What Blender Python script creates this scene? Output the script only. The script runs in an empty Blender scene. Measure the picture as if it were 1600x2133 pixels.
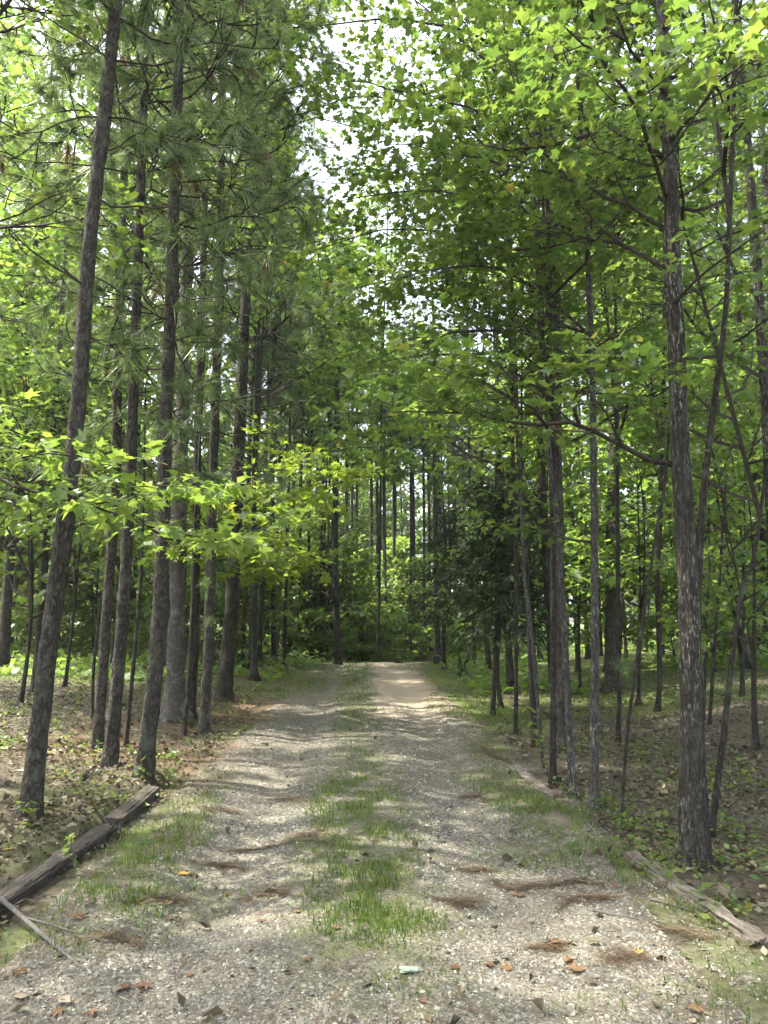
import bpy, math, random
import numpy as np
from mathutils import Vector

# ------------------------------------------------------------------ camera, sky, sun, exposure
SC = bpy.context.scene
CAM_H, F_PX, PITCH = 1.6, 1480.0, math.radians(8.6)
cam_data = bpy.data.cameras.new('camera')
cam_data.sensor_fit = 'VERTICAL'
cam_data.sensor_height = 34.6
cam_data.sensor_width = 25.95
cam_data.lens = 34.6 * F_PX / 2133.0
cam_data.clip_start = 0.05
cam_data.clip_end = 2000
cam = bpy.data.objects.new('camera', cam_data)
SC.collection.objects.link(cam)
cam.location = (0, 0, CAM_H)
cam.rotation_euler = (math.pi / 2 + PITCH, 0, 0)
SC.camera = cam

SUN_DIR = np.array([-0.47, 0.07, 0.88]); SUN_DIR /= np.linalg.norm(SUN_DIR)   # towards the sun
world = bpy.data.worlds.new('World'); SC.world = world
world.use_nodes = True
wn = world.node_tree.nodes; wl = world.node_tree.links
for n in list(wn): wn.remove(n)
sky = wn.new('ShaderNodeTexSky'); sky.sky_type = 'NISHITA'; sky.sun_disc = False
sky.sun_elevation = math.asin(SUN_DIR[2])
sky.sun_rotation = math.atan2(SUN_DIR[0], SUN_DIR[1])
sky.air_density = 1.0; sky.dust_density = 5.0; sky.ozone_density = 1.0
bg = wn.new('ShaderNodeBackground'); bg.inputs['Strength'].default_value = 0.15
wo = wn.new('ShaderNodeOutputWorld')
hs = wn.new('ShaderNodeHueSaturation'); hs.inputs['Saturation'].default_value = .55   # thin high haze whitens the sky
wl.new(sky.outputs[0], hs.inputs['Color']); wl.new(hs.outputs[0], bg.inputs['Color']); wl.new(bg.outputs[0], wo.inputs['Surface'])

sun_data = bpy.data.lights.new('sun', 'SUN')
sun_data.energy = 3.4; sun_data.angle = math.radians(0.9); sun_data.color = (1.0, 0.95, 0.86)
sun = bpy.data.objects.new('sun', sun_data); SC.collection.objects.link(sun)
sun.rotation_euler = Vector(SUN_DIR).to_track_quat('Z', 'Y').to_euler()
sun.location = (-20, 15, 40)

vs = SC.view_settings
vs.view_transform = 'Standard'; vs.look = 'None'; vs.exposure = 2.5; vs.gamma = 1.0
vs.use_curve_mapping = False
SC.render.engine = 'CYCLES'
cy = SC.cycles
cy.use_denoising = True
cy.max_bounces = 8; cy.diffuse_bounces = 4; cy.glossy_bounces = 2; cy.transmission_bounces = 6
cy.transparent_max_bounces = 4
cy.sample_clamp_indirect = 6.0
cy.use_adaptive_sampling = True; cy.adaptive_threshold = 0.02
cy.caustics_reflective = False; cy.caustics_refractive = False

# ------------------------------------------------------------------ small maths helpers
CP, SP = math.cos(PITCH), math.sin(PITCH)
def smooth(a, b, x):
    t = np.clip((np.asarray(x, float) - a) / (b - a), 0, 1)
    return t * t * (3 - 2 * t)
def _hash(i, j, s):
    h = (i.astype(np.int64) * 374761393 + j.astype(np.int64) * 668265263 + s * 974634777) & 0xFFFFFFFF
    h = ((h ^ (h >> 13)) * 1274126177) & 0xFFFFFFFF
    return ((h ^ (h >> 16)) & 0xFFFF) / 65535.0
def vnoise(x, y, s=0):
    x = np.asarray(x, float); y = np.asarray(y, float)
    i = np.floor(x); j = np.floor(y); u = x - i; v = y - j
    u = u * u * (3 - 2 * u); v = v * v * (3 - 2 * v)
    a = _hash(i, j, s); b = _hash(i + 1, j, s); c = _hash(i, j + 1, s); d = _hash(i + 1, j + 1, s)
    return (a * (1 - u) + b * u) * (1 - v) + (c * (1 - u) + d * u) * v
def fbm(x, y, s=0, o=3):
    t = 0; a = .5; f = 1.0
    for k in range(o):
        t = t + a * vnoise(x * f, y * f, s + k * 17); a *= .5; f *= 2.1
    return t / (1 - .5 ** o)
def nrm(v):
    v = np.asarray(v, float)
    return v / np.maximum(np.linalg.norm(v, axis=-1, keepdims=True), 1e-9)
def road_c(y):
    y = np.asarray(y, float)
    return -0.06 - 0.016 * np.minimum(y, 26) + 0.030 * np.clip(y - 24.5, 0, 40) ** 1.85
ROAD_W = 1.78
def height(x, y):
    x = np.asarray(x, float); y = np.asarray(y, float)
    c = road_c(y)
    h = 0.10 * (fbm(x * .35 + 3, y * .35, 5, 2) - .5) * smooth(1.7, 3.5, np.abs(x - c))
    near = 1 - smooth(7.2, 8.6, y)
    lx = c - x
    h = h + (0.10 * near * smooth(2.0, 2.12, lx)) + 0.26 * smooth(1.9, 5.0, lx) + .25 * smooth(5, 12, lx) * smooth(9, 16, y)
    rx = x - c
    h = h - 0.05 * smooth(1.9, 2.6, rx) + 0.38 * smooth(3.6, 6.0, rx - .14 * (y - 8)) * smooth(5, 9, y) 
    h = h - 0.03 * np.exp(-((np.abs(x - c) - .85) / .3) ** 2)
    h = h - 0.75 * smooth(26.5, 36, y) * (1 - smooth(3, 7, np.abs(x - c - .6)))
    return h
def ray(px, py):
    a = (px - 800.0) / F_PX; b = (1066.5 - py) / F_PX
    return np.array([a, CP - b * SP, SP + b * CP])
_TT = np.concatenate([np.geomspace(1.0, 400, 1600)])
def ground_px(px, py):
    d = ray(px, py)
    lo, hi = 0.9, 400.0
    ts = _TT
    for rep in range(2):
        below = CAM_H + d[2] * ts < height(d[0] * ts, d[1] * ts)
        k = int(np.argmax(below)) if below.any() else len(ts) - 1
        t = ts[k]; ts = np.linspace(ts[max(k - 1, 0)], t, 12)
    return np.array([d[0] * t, d[1] * t, float(height(d[0] * t, d[1] * t))])
def at_depth(px, py, Y):
    d = ray(px, py); t = Y / d[1]
    return np.array([d[0] * t, Y, CAM_H + d[2] * t])

# ------------------------------------------------------------------ sun shafts: real openings in the canopy
SHAFTS = []       # (point, radius across, radius along y)
def shaft_px(px, py, rx, ry, prob=0.94):
    SHAFTS.append((ground_px(px, py), rx, ry, prob))
def shaft_keep(P, rng):
    """P (n,3) world points of leaves -> bool mask of those that do not block an opening"""
    keep = np.ones(len(P), bool)
    r = rng.random(len(P))
    for (C, rx, ry, pr) in SHAFTS:
        k = (P[:, 2] - C[2]) / SUN_DIR[2]
        G = P - SUN_DIR[None] * k[:, None]
        e = ((G[:, 0] - C[0]) / rx) ** 2 + ((G[:, 1] - C[1]) / ry) ** 2
        keep &= ~((e < 1.0) & (k > 0.7) & (r < pr * (1.25 - .5 * e)))
    return keep

# ------------------------------------------------------------------ objects
COL = SC.collection
def make_mesh(name, V, F, mats, midx=None, smooth_=False):
    me = bpy.data.meshes.new(name)
    V = np.ascontiguousarray(V, np.float32); F = np.ascontiguousarray(F, np.int32)
    me.vertices.add(len(V)); me.vertices.foreach_set('co', V.ravel())
    me.loops.add(F.size); me.loops.foreach_set('vertex_index', F.ravel())
    me.polygons.add(len(F)); me.polygons.foreach_set('loop_start', np.arange(len(F), dtype=np.int32) * F.shape[1])
    if midx is not None: me.polygons.foreach_set('material_index', np.ascontiguousarray(midx, np.int32))
    me.polygons.foreach_set('use_smooth', np.full(len(F), smooth_, bool))
    for m in mats: me.materials.append(m)
    me.update(calc_edges=True)
    return me
def obj(name, me, parent=None, loc=None, rot=None, scale=None):
    o = bpy.data.objects.new(name, me); COL.objects.link(o)
    if parent is not None: o.parent = parent
    if loc is not None: o.location = loc
    if rot is not None: o.rotation_euler = rot
    if scale is not None: o.scale = (scale,) * 3 if np.isscalar(scale) else scale
    return o
def tag(o, label, cat, group=None, kind=None):
    if label: o['label'] = label
    if cat: o['category'] = cat
    if group: o['group'] = group
    if kind: o['kind'] = kind
    return o
def empty(name, loc):
    o = bpy.data.objects.new(name, None); COL.objects.link(o); o.location = loc
    o.empty_display_size = .2
    return o
class Acc:
    def __init__(s): s.V = []; s.F = []; s.M = []; s.n = 0
    def add(s, V, F, m=0):
        if len(V) == 0: return
        s.V.append(np.asarray(V, np.float32).reshape(-1, 3)); F = np.asarray(F, np.int64).reshape(-1, 3)
        s.F.append(F + s.n); s.M.append(np.full(len(F), m, np.int32)); s.n += len(s.V[-1])
    def mesh(s, name, mats, smooth_=False):
        if not s.V: s.add([[0, 0, 0], [0, 0, .001], [.001, 0, 0]], [[0, 1, 2]])
        return make_mesh(name, np.concatenate(s.V), np.concatenate(s.F), mats, np.concatenate(s.M), smooth_)

# ------------------------------------------------------------------ materials
class NT:
    def __init__(s, name):
        s.m = bpy.data.materials.new(name); s.m.use_nodes = True
        s.t = s.m.node_tree
        for n in list(s.t.nodes): s.t.nodes.remove(n)
        s.out = s.t.nodes.new('ShaderNodeOutputMaterial')
    def n(s, typ, **kw):
        nd = s.t.nodes.new('ShaderNode' + typ)
        for k, v in kw.items():
            if k in nd.inputs: nd.inputs[k].default_value = v
            else: setattr(nd, k, v)
        return nd
    def l(s, a, b): s.t.links.new(a, b)
    def ramp(s, fac, stops, interp='LINEAR'):
        r = s.n('ValToRGB'); e = r.color_ramp.elements; r.color_ramp.interpolation = interp
        while len(e) < len(stops): e.new(0.5)
        for k, (p, c) in enumerate(stops): e[k].position = p; e[k].color = tuple(c) + (1,) if len(c) == 3 else c
        s.l(fac, r.inputs[0]); return r.outputs[0]
    def mix(s, fac, a, b, mode='MIX'):
        m = s.n('MixRGB', blend_type=mode)
        for sock, v in ((m.inputs[0], fac), (m.inputs[1], a), (m.inputs[2], b)):
            if hasattr(v, 'is_output'): s.l(v, sock)
            elif isinstance(v, tuple): sock.default_value = v + (1,) if len(v) == 3 else v
            else: sock.default_value = v
        return m.outputs[0]
    def math(s, op, a, b=None, c=None, clamp=False):
        m = s.n('Math', operation=op); m.use_clamp = clamp
        for k, v in enumerate((a, b, c)):
            if v is None: continue
            if hasattr(v, 'is_output'): s.l(v, m.inputs[k])
            else: m.inputs[k].default_value = v
        return m.outputs[0]
    def coords(s, scale=(1, 1, 1), kind='Object', jitter=True):
        tc = s.n('TexCoord'); mp = s.n('Mapping'); mp.inputs['Scale'].default_value = scale
        s.l(tc.outputs[kind], mp.inputs['Vector'])
        if jitter:
            oi = s.n('ObjectInfo'); ml = s.math('MULTIPLY', oi.outputs['Random'], 37.0)
            cb = s.n('CombineXYZ')
            for k in range(3): s.l(ml, cb.inputs[k])
            s.l(cb.outputs[0], mp.inputs['Location'])
        return mp.outputs[0]
    def noise(s, vec, scale, detail=4, rough=.6, dist=0):
        n = s.n('TexNoise'); n.inputs['Scale'].default_value = scale; n.inputs['Detail'].default_value = detail
        n.inputs['Roughness'].default_value = rough; n.inputs['Distortion'].default_value = dist
        s.l(vec, n.inputs['Vector']); return n.outputs['Fac']
    def bump(s, h, strength, dist):
        b = s.n('Bump'); b.inputs['Strength'].default_value = strength; b.inputs['Distance'].default_value = dist
        s.l(h, b.inputs['Height']); return b.outputs[0]
    def pbr(s, color, rough=.9, normal=None, spec=.3):
        p = s.n('BsdfPrincipled')
        if hasattr(color, 'is_output'): s.l(color, p.inputs['Base Color'])
        else: p.inputs['Base Color'].default_value = tuple(color) + (1,)
        if hasattr(rough, 'is_output'): s.l(rough, p.inputs['Roughness'])
        else: p.inputs['Roughness'].default_value = rough
        p.inputs['Specular IOR Level'].default_value = spec
        if normal is not None: s.l(normal, p.inputs['Normal'])
        s.l(p.outputs[0], s.out.inputs['Surface']); return p

def leaf_mat(name, stops, trans=.45, tboost=1.6, rough=.45, spec=.4, shift=(1.2, 1.12, .66)):
    t = NT(name)
    g = t.n('NewGeometry'); oi = t.n('ObjectInfo')
    r = t.math('FRACT', t.math('ADD', g.outputs['Random Per Island'], oi.outputs['Random']))
    col = t.ramp(r, stops)
    # broad patches of tone through the crown
    nz = t.noise(t.coords((1, 1, 1)), .9, 2)
    col = t.mix(t.math('MULTIPLY', nz, .55), col, t.mix(.5, col, (.035, .06, .012), 'MIX'))
    p = t.n('BsdfPrincipled'); t.l(col, p.inputs['Base Color'])
    p.inputs['Roughness'].default_value = rough; p.inputs['Specular IOR Level'].default_value = spec
    tr = t.n('BsdfTranslucent')
    tcol = t.mix(1.0, col, tuple(tboost * k for k in shift), 'MULTIPLY')
    t.l(tcol, tr.inputs['Color'])
    mx = t.n('MixShader'); mx.inputs[0].default_value = trans
    t.l(p.outputs[0], mx.inputs[1]); t.l(tr.outputs[0], mx.inputs[2]); t.l(mx.outputs[0], t.out.inputs['Surface'])
    return t.m

M = {}
M['leaf'] = leaf_mat('sweetgum leaf', [(0, (.055, .105, .028)), (.45, (.078, .135, .034)), (.88, (.108, .165, .040)), (.994, (.13, .17, .04)), (1, (.17, .14, .04))], .5, 1.7)
M['leaf_far'] = leaf_mat('woodland leaf', [(0, (.065, .12, .032)), (.5, (.098, .165, .042)), (.95, (.14, .21, .052)), (1, (.18, .20, .05))], .5, 2.0)
M['leaf_bright'] = leaf_mat('sunlit understorey leaf', [(0, (.085, .145, .036)), (.5, (.12, .19, .045)), (1, (.165, .23, .058))], .5, 2.0)  # paler leaf copy: sunlight on the left bough and understorey put into colour
M['leaf_yellow'] = leaf_mat('sunny young leaf', [(0, (.11, .18, .03)), (.6, (.145, .215, .036)), (1, (.19, .24, .045))], .5, 1.8)  # sunlight on the far bough put into a yellower leaf; seedlings share it
M['leaf_bush'] = leaf_mat('undergrowth leaf', [(0, (.065, .12, .03)), (.6, (.11, .17, .035)), (.92, (.15, .19, .04)), (1, (.2, .14, .05))], .45, 1.8)
M['needle'] = leaf_mat('pine needle', [(0, (.08, .13, .055)), (.6, (.12, .175, .075)), (1, (.17, .22, .095))], .42, 1.6, .4, .5, (1.1, 1.1, .7))
M['needle_dead'] = leaf_mat('dead needle', [(0, (.12, .07, .03)), (1, (.2, .11, .05))], .3, 1.2)
M['cedar'] = leaf_mat('cedar scale', [(0, (.018, .032, .014)), (1, (.035, .055, .022))], .2, 1.2, .7, .2)
M['grass'] = leaf_mat('grass blade', [(0, (.048, .10, .020)), (.6, (.085, .15, .028)), (.88, (.13, .18, .04)), (1, (.26, .22, .09))], .45, 1.6)
M['litter'] = leaf_mat('dry leaf litter', [(0, (.038, .030, .020)), (.4, (.095, .076, .050)), (.75, (.17, .14, .095)), (1, (.32, .27, .19))], .15, 1.0, .7, .25, (1, .9, .7))
M['straw'] = leaf_mat('pine straw', [(0, (.050, .030, .019)), (.6, (.105, .064, .038)), (1, (.18, .12, .07))], .1, 1.0, .6, .3, (1, .9, .7))
M['orange_leaf'] = leaf_mat('fallen orange leaf', [(0, (.12, .055, .028)), (.5, (.18, .092, .045)), (1, (.25, .15, .075))], .25, 1.1, .55, .35, (1, .9, .7))
M['yellow_leaf'] = leaf_mat('fallen yellow leaf', [(0, (.42, .26, .05)), (1, (.5, .33, .08))], .25, 1.1, .55, .35, (1, .9, .7))
M['brown_leaf'] = leaf_mat('fallen brown leaf', [(0, (.13, .07, .04)), (1, (.24, .14, .085))], .2, 1.0, .6, .3, (1, .9, .7))

def bark(name, dark, mid, pale, zs=.28, vs_=26, lich=None, bumpd=.012, streak=False, warp=.07):
    t = NT(name)
    v0 = t.coords((1, 1, 1)); v = t.coords((1, 1, zs))
    vn = t.n('TexNoise'); vn.inputs['Scale'].default_value = 16; t.l(v0, vn.inputs['Vector'])
    vv = t.mix(warp, v, vn.outputs['Color'], 'ADD')
    vo = t.n('TexVoronoi', feature='DISTANCE_TO_EDGE'); vo.inputs['Scale'].default_value = vs_; t.l(vv, vo.inputs['Vector'])
    vc = t.n('TexVoronoi', feature='F1'); vc.inputs['Scale'].default_value = vs_; t.l(vv, vc.inputs['Vector'])
    crack = t.ramp(vo.outputs['Distance'], [(0, (0, 0, 0)), (.07, (.5, .5, .5)), (.22, (1, 1, 1))])
    v2 = t.coords((1, 1, zs * .8))
    vein = t.math('ABSOLUTE', t.math('SUBTRACT', t.noise(v2, vs_ * .75, 3, .55, .6), .5))
    vein = t.ramp(vein, [(0, (0, 0, 0)), (.035, (.45, .45, .45)), (.085, (1, 1, 1))])
    vein2 = t.math('ABSOLUTE', t.math('SUBTRACT', t.noise(v, vs_ * 1.9, 3, .6, .4), .5))
    vein2 = t.ramp(vein2, [(0, (.35, .35, .35)), (.06, (1, 1, 1))])
    crack = t.mix(.45, crack, (1, 1, 1)); crack = t.mix(1.0, crack, vein, 'MULTIPLY'); crack = t.mix(1.0, crack, vein2, 'MULTIPLY')
    fine = t.noise(v, 60, 5, .7)
    tone = t.noise(v0, 3.0, 3)
    sep = t.n('SeparateColor'); t.l(vc.outputs['Color'], sep.inputs[0])
    c = t.mix(sep.outputs[0], mid, pale)
    c = t.mix(t.math('MULTIPLY', fine, .8), c, t.mix(.5, mid, dark))
    c = t.mix(t.ramp(tone, [(.35, (0, 0, 0)), (.7, (.6, .6, .6))]), c, mid)
    c = t.mix(crack, dark, c)
    if lich:
        if streak:
            ln = t.noise(t.coords((1, 1, .22)), 75, 4, .65)
            big = t.noise(v0, 2.2, 3)
            lm = t.math('MULTIPLY', t.ramp(ln, [(.55, (0, 0, 0)), (.64, (1, 1, 1))]), t.ramp(big, [(.38, (.05, .05, .05)), (.62, (1, 1, 1))]))
        else:
            lm = t.ramp(t.noise(v0, 5, 6, .7), [(.52, (0, 0, 0)), (.72, (.8, .8, .8))])
        c = t.mix(lm, c, lich)
    hgt = t.math('ADD', t.math('MULTIPLY', crack, 1.0), t.math('MULTIPLY', fine, .5))
    t.pbr(c, .92, t.bump(hgt, .9, bumpd), .2)
    return t.m
M['bark_pine'] = bark('pine bark', (.026, .023, .018), (.100, .088, .070), (.178, .162, .134), .55, 24, (.125, .14, .10), .016)
M['bark_oak'] = bark('oak bark', (.018, .016, .012), (.060, .054, .043), (.105, .096, .080), .20, 27, (.27, .275, .23), .012, True)
M['bark_grey'] = bark('grey bark', (.050, .045, .037), (.098, .090, .076), (.155, .146, .126), .8, 20, (.23, .235, .20), .004)
M['bark_dark'] = bark('dark bark', (.019, .016, .012), (.064, .056, .044), (.115, .103, .084), .25, 30, (.10, .11, .085))
M['bark_lichen'] = bark('lichened bark', (.030, .027, .024), (.085, .078, .070), (.15, .145, .13), .25, 34, (.25, .255, .215), .006, True)
def simple(name, c1, c2, sc, rough=.9, bumpd=.004, stretch=(1, 1, 1)):
    t = NT(name); v = t.coords(stretch); f = t.noise(v, sc, 5, .7)
    t.pbr(t.ramp(f, [(.3, c1), (.7, c2)]), rough, t.bump(f, .7, bumpd), .25); return t.m
M['twig'] = simple('twig bark', (.018, .015, .011), (.058, .049, .037), 30)
M['stick'] = simple('dry stick', (.06, .052, .045), (.16, .145, .125), 40)
M['log'] = simple('rotten log', (.10, .085, .065), (.30, .265, .21), 9, .95, .012, (1, 1, 1))
M['stem'] = simple('green stem', (.05, .07, .02), (.09, .09, .04), 30)
# ------------------------------------------------------------------ geometry helpers
UP = np.array([0, 0, 1.0])
def catmull(P, n):
    P = np.asarray(P, float)
    if len(P) < 3:
        t = np.linspace(0, 1, n)[:, None]; return P[0] * (1 - t) + P[-1] * t
    Q = np.vstack([2 * P[0] - P[1], P, 2 * P[-1] - P[-2]])
    seg = np.r_[0, np.cumsum(np.linalg.norm(np.diff(P, axis=0), axis=1))]; seg /= seg[-1]
    out = []
    for u in np.linspace(0, 1, n):
        i = min(np.searchsorted(seg, u, side='right') - 1, len(P) - 2)
        t = (u - seg[i]) / max(seg[i + 1] - seg[i], 1e-9)
        a, b, c, d = Q[i], Q[i + 1], Q[i + 2], Q[i + 3]
        out.append(.5 * (2 * b + (c - a) * t + (2 * a - 5 * b + 4 * c - d) * t * t + (3 * b - a - 3 * c + d) * t ** 3))
    return np.array(out)
def tube(P, R, sides=8, rough=0.0, seed=0, cap=True):
    P = np.asarray(P, float); R = np.asarray(R, float); m = len(P)
    T = nrm(np.gradient(P, axis=0))
    ref = np.array([1.0, 0, 0]) if abs(T[0][0]) < .8 else np.array([0, 1.0, 0])
    N = np.zeros_like(P); N[0] = nrm(ref - T[0] * (ref @ T[0]))
    for k in range(1, m): N[k] = nrm(N[k - 1] - T[k] * (N[k - 1] @ T[k]))
    B = np.cross(T, N)
    a = np.arange(sides) * 2 * math.pi / sides
    rad = np.repeat(R[:, None], sides, 1)
    if rough:
        kk = np.arange(m)[:, None] + np.zeros((1, sides)); aa = np.zeros((m, 1)) + np.arange(sides)[None]
        rad = rad * (1 + rough * (vnoise(kk * .55, aa * .9, seed) - .5) * 2 + .6 * rough * (_hash(kk, aa, seed + 3) - .5) * 2)
    V = P[:, None] + rad[..., None] * (np.cos(a)[None, :, None] * N[:, None] + np.sin(a)[None, :, None] * B[:, None])
    V = V.reshape(-1, 3)
    i = np.arange(m - 1)[:, None] * sides; j = np.arange(sides)[None]; j2 = (j + 1) % sides
    q = np.stack([i + j, i + j2, i + sides + j2, i + sides + j], -1).reshape(-1, 4)
    F = np.concatenate([q[:, [0, 1, 2]], q[:, [0, 2, 3]]])
    if cap:
        c = len(V); V = np.vstack([V, P[-1] + T[-1] * R[-1] * .3, P[0]])
        k = np.arange(sides)
        F = np.concatenate([F, np.stack([np.full(sides, c), (m - 1) * sides + k, (m - 1) * sides + (k + 1) % sides], -1),
                            np.stack([np.full(sides, c + 1), (k + 1) % sides, k], -1)])
    return V, F
def prisms(S):
    """S rows p0(3) p1(3) r0 r1 -> three sided twigs"""
    S = np.asarray(S, float)
    if len(S) == 0: return np.zeros((0, 3)), np.zeros((0, 3), int)
    thin = S[:, 6] < .0045
    if thin.any() and not thin.all():
        V1, F1 = prisms(S[~thin]); V2, F2 = prisms(S[thin]); return np.vstack([V1, V2]), np.vstack([F1, F2 + len(V1)])
    if thin.all():      # hair-thin twigs: a four-sided sliver (two crossing edges are enough at this size)
        p0, p1 = S[:, :3], S[:, 3:6]; d = nrm(p1 - p0); n = nrm(np.cross(d, np.random.default_rng(1).normal(0, 1, d.shape)))
        V = np.stack([p0 - n * S[:, 6:7], p0 + n * S[:, 6:7], p1 + n * S[:, 7:8], p1 - n * S[:, 7:8]], 1)
        return V.reshape(-1, 3), (np.array([[0, 1, 2], [0, 2, 3]])[None] + np.arange(len(S))[:, None, None] * 4).reshape(-1, 3)
    p0, p1 = S[:, :3], S[:, 3:6]; d = nrm(p1 - p0)
    ref = np.where(np.abs(d[:, 2:3]) < .9, np.array([[0, 0, 1.0]]), np.array([[1.0, 0, 0]]))
    n = nrm(np.cross(d, ref)); b = np.cross(d, n)
    V = np.zeros((len(S), 6, 3))
    for k in range(3):
        a = k * 2.0944; o = math.cos(a) * n + math.sin(a) * b
        V[:, k] = p0 + o * S[:, 6:7]; V[:, 3 + k] = p1 + o * S[:, 7:8]
    f = np.array([[0, 1, 4], [0, 4, 3], [1, 2, 5], [1, 5, 4], [2, 0, 3], [2, 3, 5]])
    F = (f[None] + np.arange(len(S))[:, None, None] * 6).reshape(-1, 3)
    return V.reshape(-1, 3), F
def _pol(a, r): return (r * math.cos(math.radians(a)), .42 + r * math.sin(math.radians(a)))
def _star(out):
    T = [(0, .40, .035)] + [(x * .95, y, -.22 * (x * x + (y - .4) ** 2)) for x, y in out]
    n = len(out); F = [(0, 1 + k, 1 + (k + 1) % n) for k in range(n)]
    return np.array(T), np.array(F)
LEAF5 = _star([_pol(90, .60), _pol(66, .27), _pol(36, .58), _pol(5, .25), _pol(-25, .48), _pol(-90, .40), _pol(205, .48), _pol(175, .25), _pol(144, .58), _pol(114, .27)])
LEAF3 = _star([_pol(90, .60), _pol(32, .50), _pol(-30, .40), _pol(-90, .40), _pol(210, .40), _pol(148, .50)])
LEAFM = (np.array([(0, 0, 0), (.34, .16, -.05), (.46, .52, -.10), (0, 1, -.2), (-.44, .50, -.02), (-.30, .12, .02)]), np.array([(0, 1, 2), (0, 2, 3), (0, 3, 4), (0, 4, 5)]))
LEAFQ = (np.array([(0, 0, 0), (.36, .45, -.06), (0, 1, -.16), (-.36, .45, -.06)]), np.array([(0, 1, 3), (1, 2, 3)]))
def leaves(T, pos, head, nor, size):
    tv, tf = T; pos = np.asarray(pos, float); n = len(pos)
    if n == 0: return np.zeros((0, 3)), np.zeros((0, 3), int)
    y = nrm(head); x = nrm(np.cross(y, nor)); z = np.cross(x, y)
    s = np.asarray(size, float).reshape(-1, 1, 1) * np.ones((n, 1, 1))
    jr = np.random.default_rng(n); jx = jr.uniform(.72, 1.12, (n, 1, 1)); jz = jr.uniform(-.8, 2.4, (n, 1, 1)); jf = jr.uniform(0, .35, (n, 1, 1))
    V = pos[:, None] + s * (jx * tv[None, :, 0:1] * x[:, None] + tv[None, :, 1:2] * y[:, None] + (jz * tv[None, :, 2:3] + jf * np.abs(tv[None, :, 0:1])) * z[:, None])
    F = (tf[None] + (np.arange(n) * len(tv))[:, None, None]).reshape(-1, 3)
    return V.reshape(-1, 3), F

# ------------------------------------------------------------------ growing branches
class Grow:
    """collects twig segments and leaf positions of a broadleaf spray"""
    def __init__(s, seed, tw=.30, step=(.24, .17, .085), ratio=.46, lvl=2, droop=.0):
        s.rng = np.random.default_rng(seed); s.S = []; s.L = []; s.tw = tw; s.step = step; s.ratio = ratio; s.lvl = lvl; s.droop = droop
    def path(s, P, r0, r1, level=0, frac0=.18, dens=1.0):
        P = np.asarray(P, float); m = len(P); side = s.rng.choice([-1, 1])
        seg = np.r_[0, np.cumsum(np.linalg.norm(np.diff(P, axis=0), axis=1))]; L = seg[-1]
        R = r0 + (r1 - r0) * (seg / L)
        for k in range(m - 1): s.S.append((*P[k], *P[k + 1], R[k], R[k + 1]))
        for k in range(1, m):
            u = seg[k] / L
            d = nrm(P[k] - P[k - 1])
            if level >= s.lvl:
                s.leaf(P[k], d, side); side = -side
                continue
            if u < frac0: continue
            if s.rng.random() > dens: continue
            for rep in range(2 if s.rng.random() < .25 else 1):
                lat = np.cross(d, UP); lat = nrm(lat) * side; side = -side
                ang = s.rng.uniform(.6, 1.1)
                nd = nrm(d * math.cos(ang) + lat * math.sin(ang) + UP * s.rng.normal(.03, .12))
                ln = (s.ratio * (L * (1.08 - .75 * u)) if level == 0 else s.tw) * s.rng.uniform(.65, 1.25)
                ln = max(ln, .16)
                s.branch(P[k], nd, ln, max(R[k] * .6, .0022), level + 1)
        if level >= s.lvl:
            for q in range(2): s.leaf(P[-1], nrm(P[-1] - P[-2]), s.rng.choice([-1, 1]) * .5)
        else:
            s.branch(P[-1], nrm(P[-1] - P[-2]), s.tw, max(r1 * .8, .002), s.lvl)
    def branch(s, p, d, L, r, level):
        st = s.step[min(level, 2)]; n = max(2, int(round(L / st))); P = [p]
        d = d.copy(); b = s.rng.normal(0, .10, 3)
        for k in range(n):
            d = nrm(d + s.rng.normal(0, .14, 3) * [1, 1, .6] + b * [.5, .5, .2] + UP * (.03 if level < 2 else -.04) - UP * s.droop * (k / n))
            P.append(P[-1] + d * (L / n))
        s.path(np.array(P), r, r * .45, level, .15)
    def leaf(s, p, d, side):
        lat = nrm(np.cross(d, UP)) * side
        h = nrm(d * .5 + lat * .8 + s.rng.normal(0, .35, 3) - UP * .28)
        n = nrm(UP + s.rng.normal(0, .30, 3))
        s.L.append((*(p + h * .03), *h, *n))
    def data(s): return np.array(s.L).reshape(-1, 9)
def leaf_sizes(rng, n, a): return a * np.clip(rng.normal(1, .33, n), .35, 1.7)

def broad_crown(seed, Lc=9, rad=2.6, nl=26, tw=.30, step=(.26, .2, .1), z_lo=0.0, top=.35, up=.25, lvl=2):
    rng = np.random.default_rng(seed); g = Grow(seed + 1, tw, step, .46, lvl)
    for k in range(nl):
        u = (k + rng.uniform(0, .9)) / nl; z = z_lo + u * (Lc - z_lo)
        az = k * 2.399 + rng.normal(0, .4)
        prof = (1 - u) ** .7 * (1 - top) + top * (1 - u ** 3)
        L = rad * prof * rng.uniform(.65, 1.2) + .25
        d = np.array([math.cos(az), math.sin(az), up + .9 * u * u + rng.normal(0, .15)])
        n = max(3, int(L / .28)); P = [np.array([0, 0, z])]; dd = nrm(d)
        for q in range(n):
            dd = nrm(dd + rng.normal(0, .13, 3) + UP * (.10 if q < n * .35 else -.06)); P.append(P[-1] + dd * L / n)
        g.path(np.array(P), .006 + .010 * L, .004, 0, .22)
    # the leader itself ends in a spray
    for k in range(12): g.S.append((0, 0, Lc * k / 12, 0, 0, Lc * (k + 1) / 12, .030 - .0022 * k, .030 - .0022 * (k + 1)))
    g.path(np.array([[0, 0, Lc * .85], [.05, 0, Lc * .93], [0, .05, Lc]]), .006, .004, 0, .0)
    return np.array(g.S), g.data()

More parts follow.
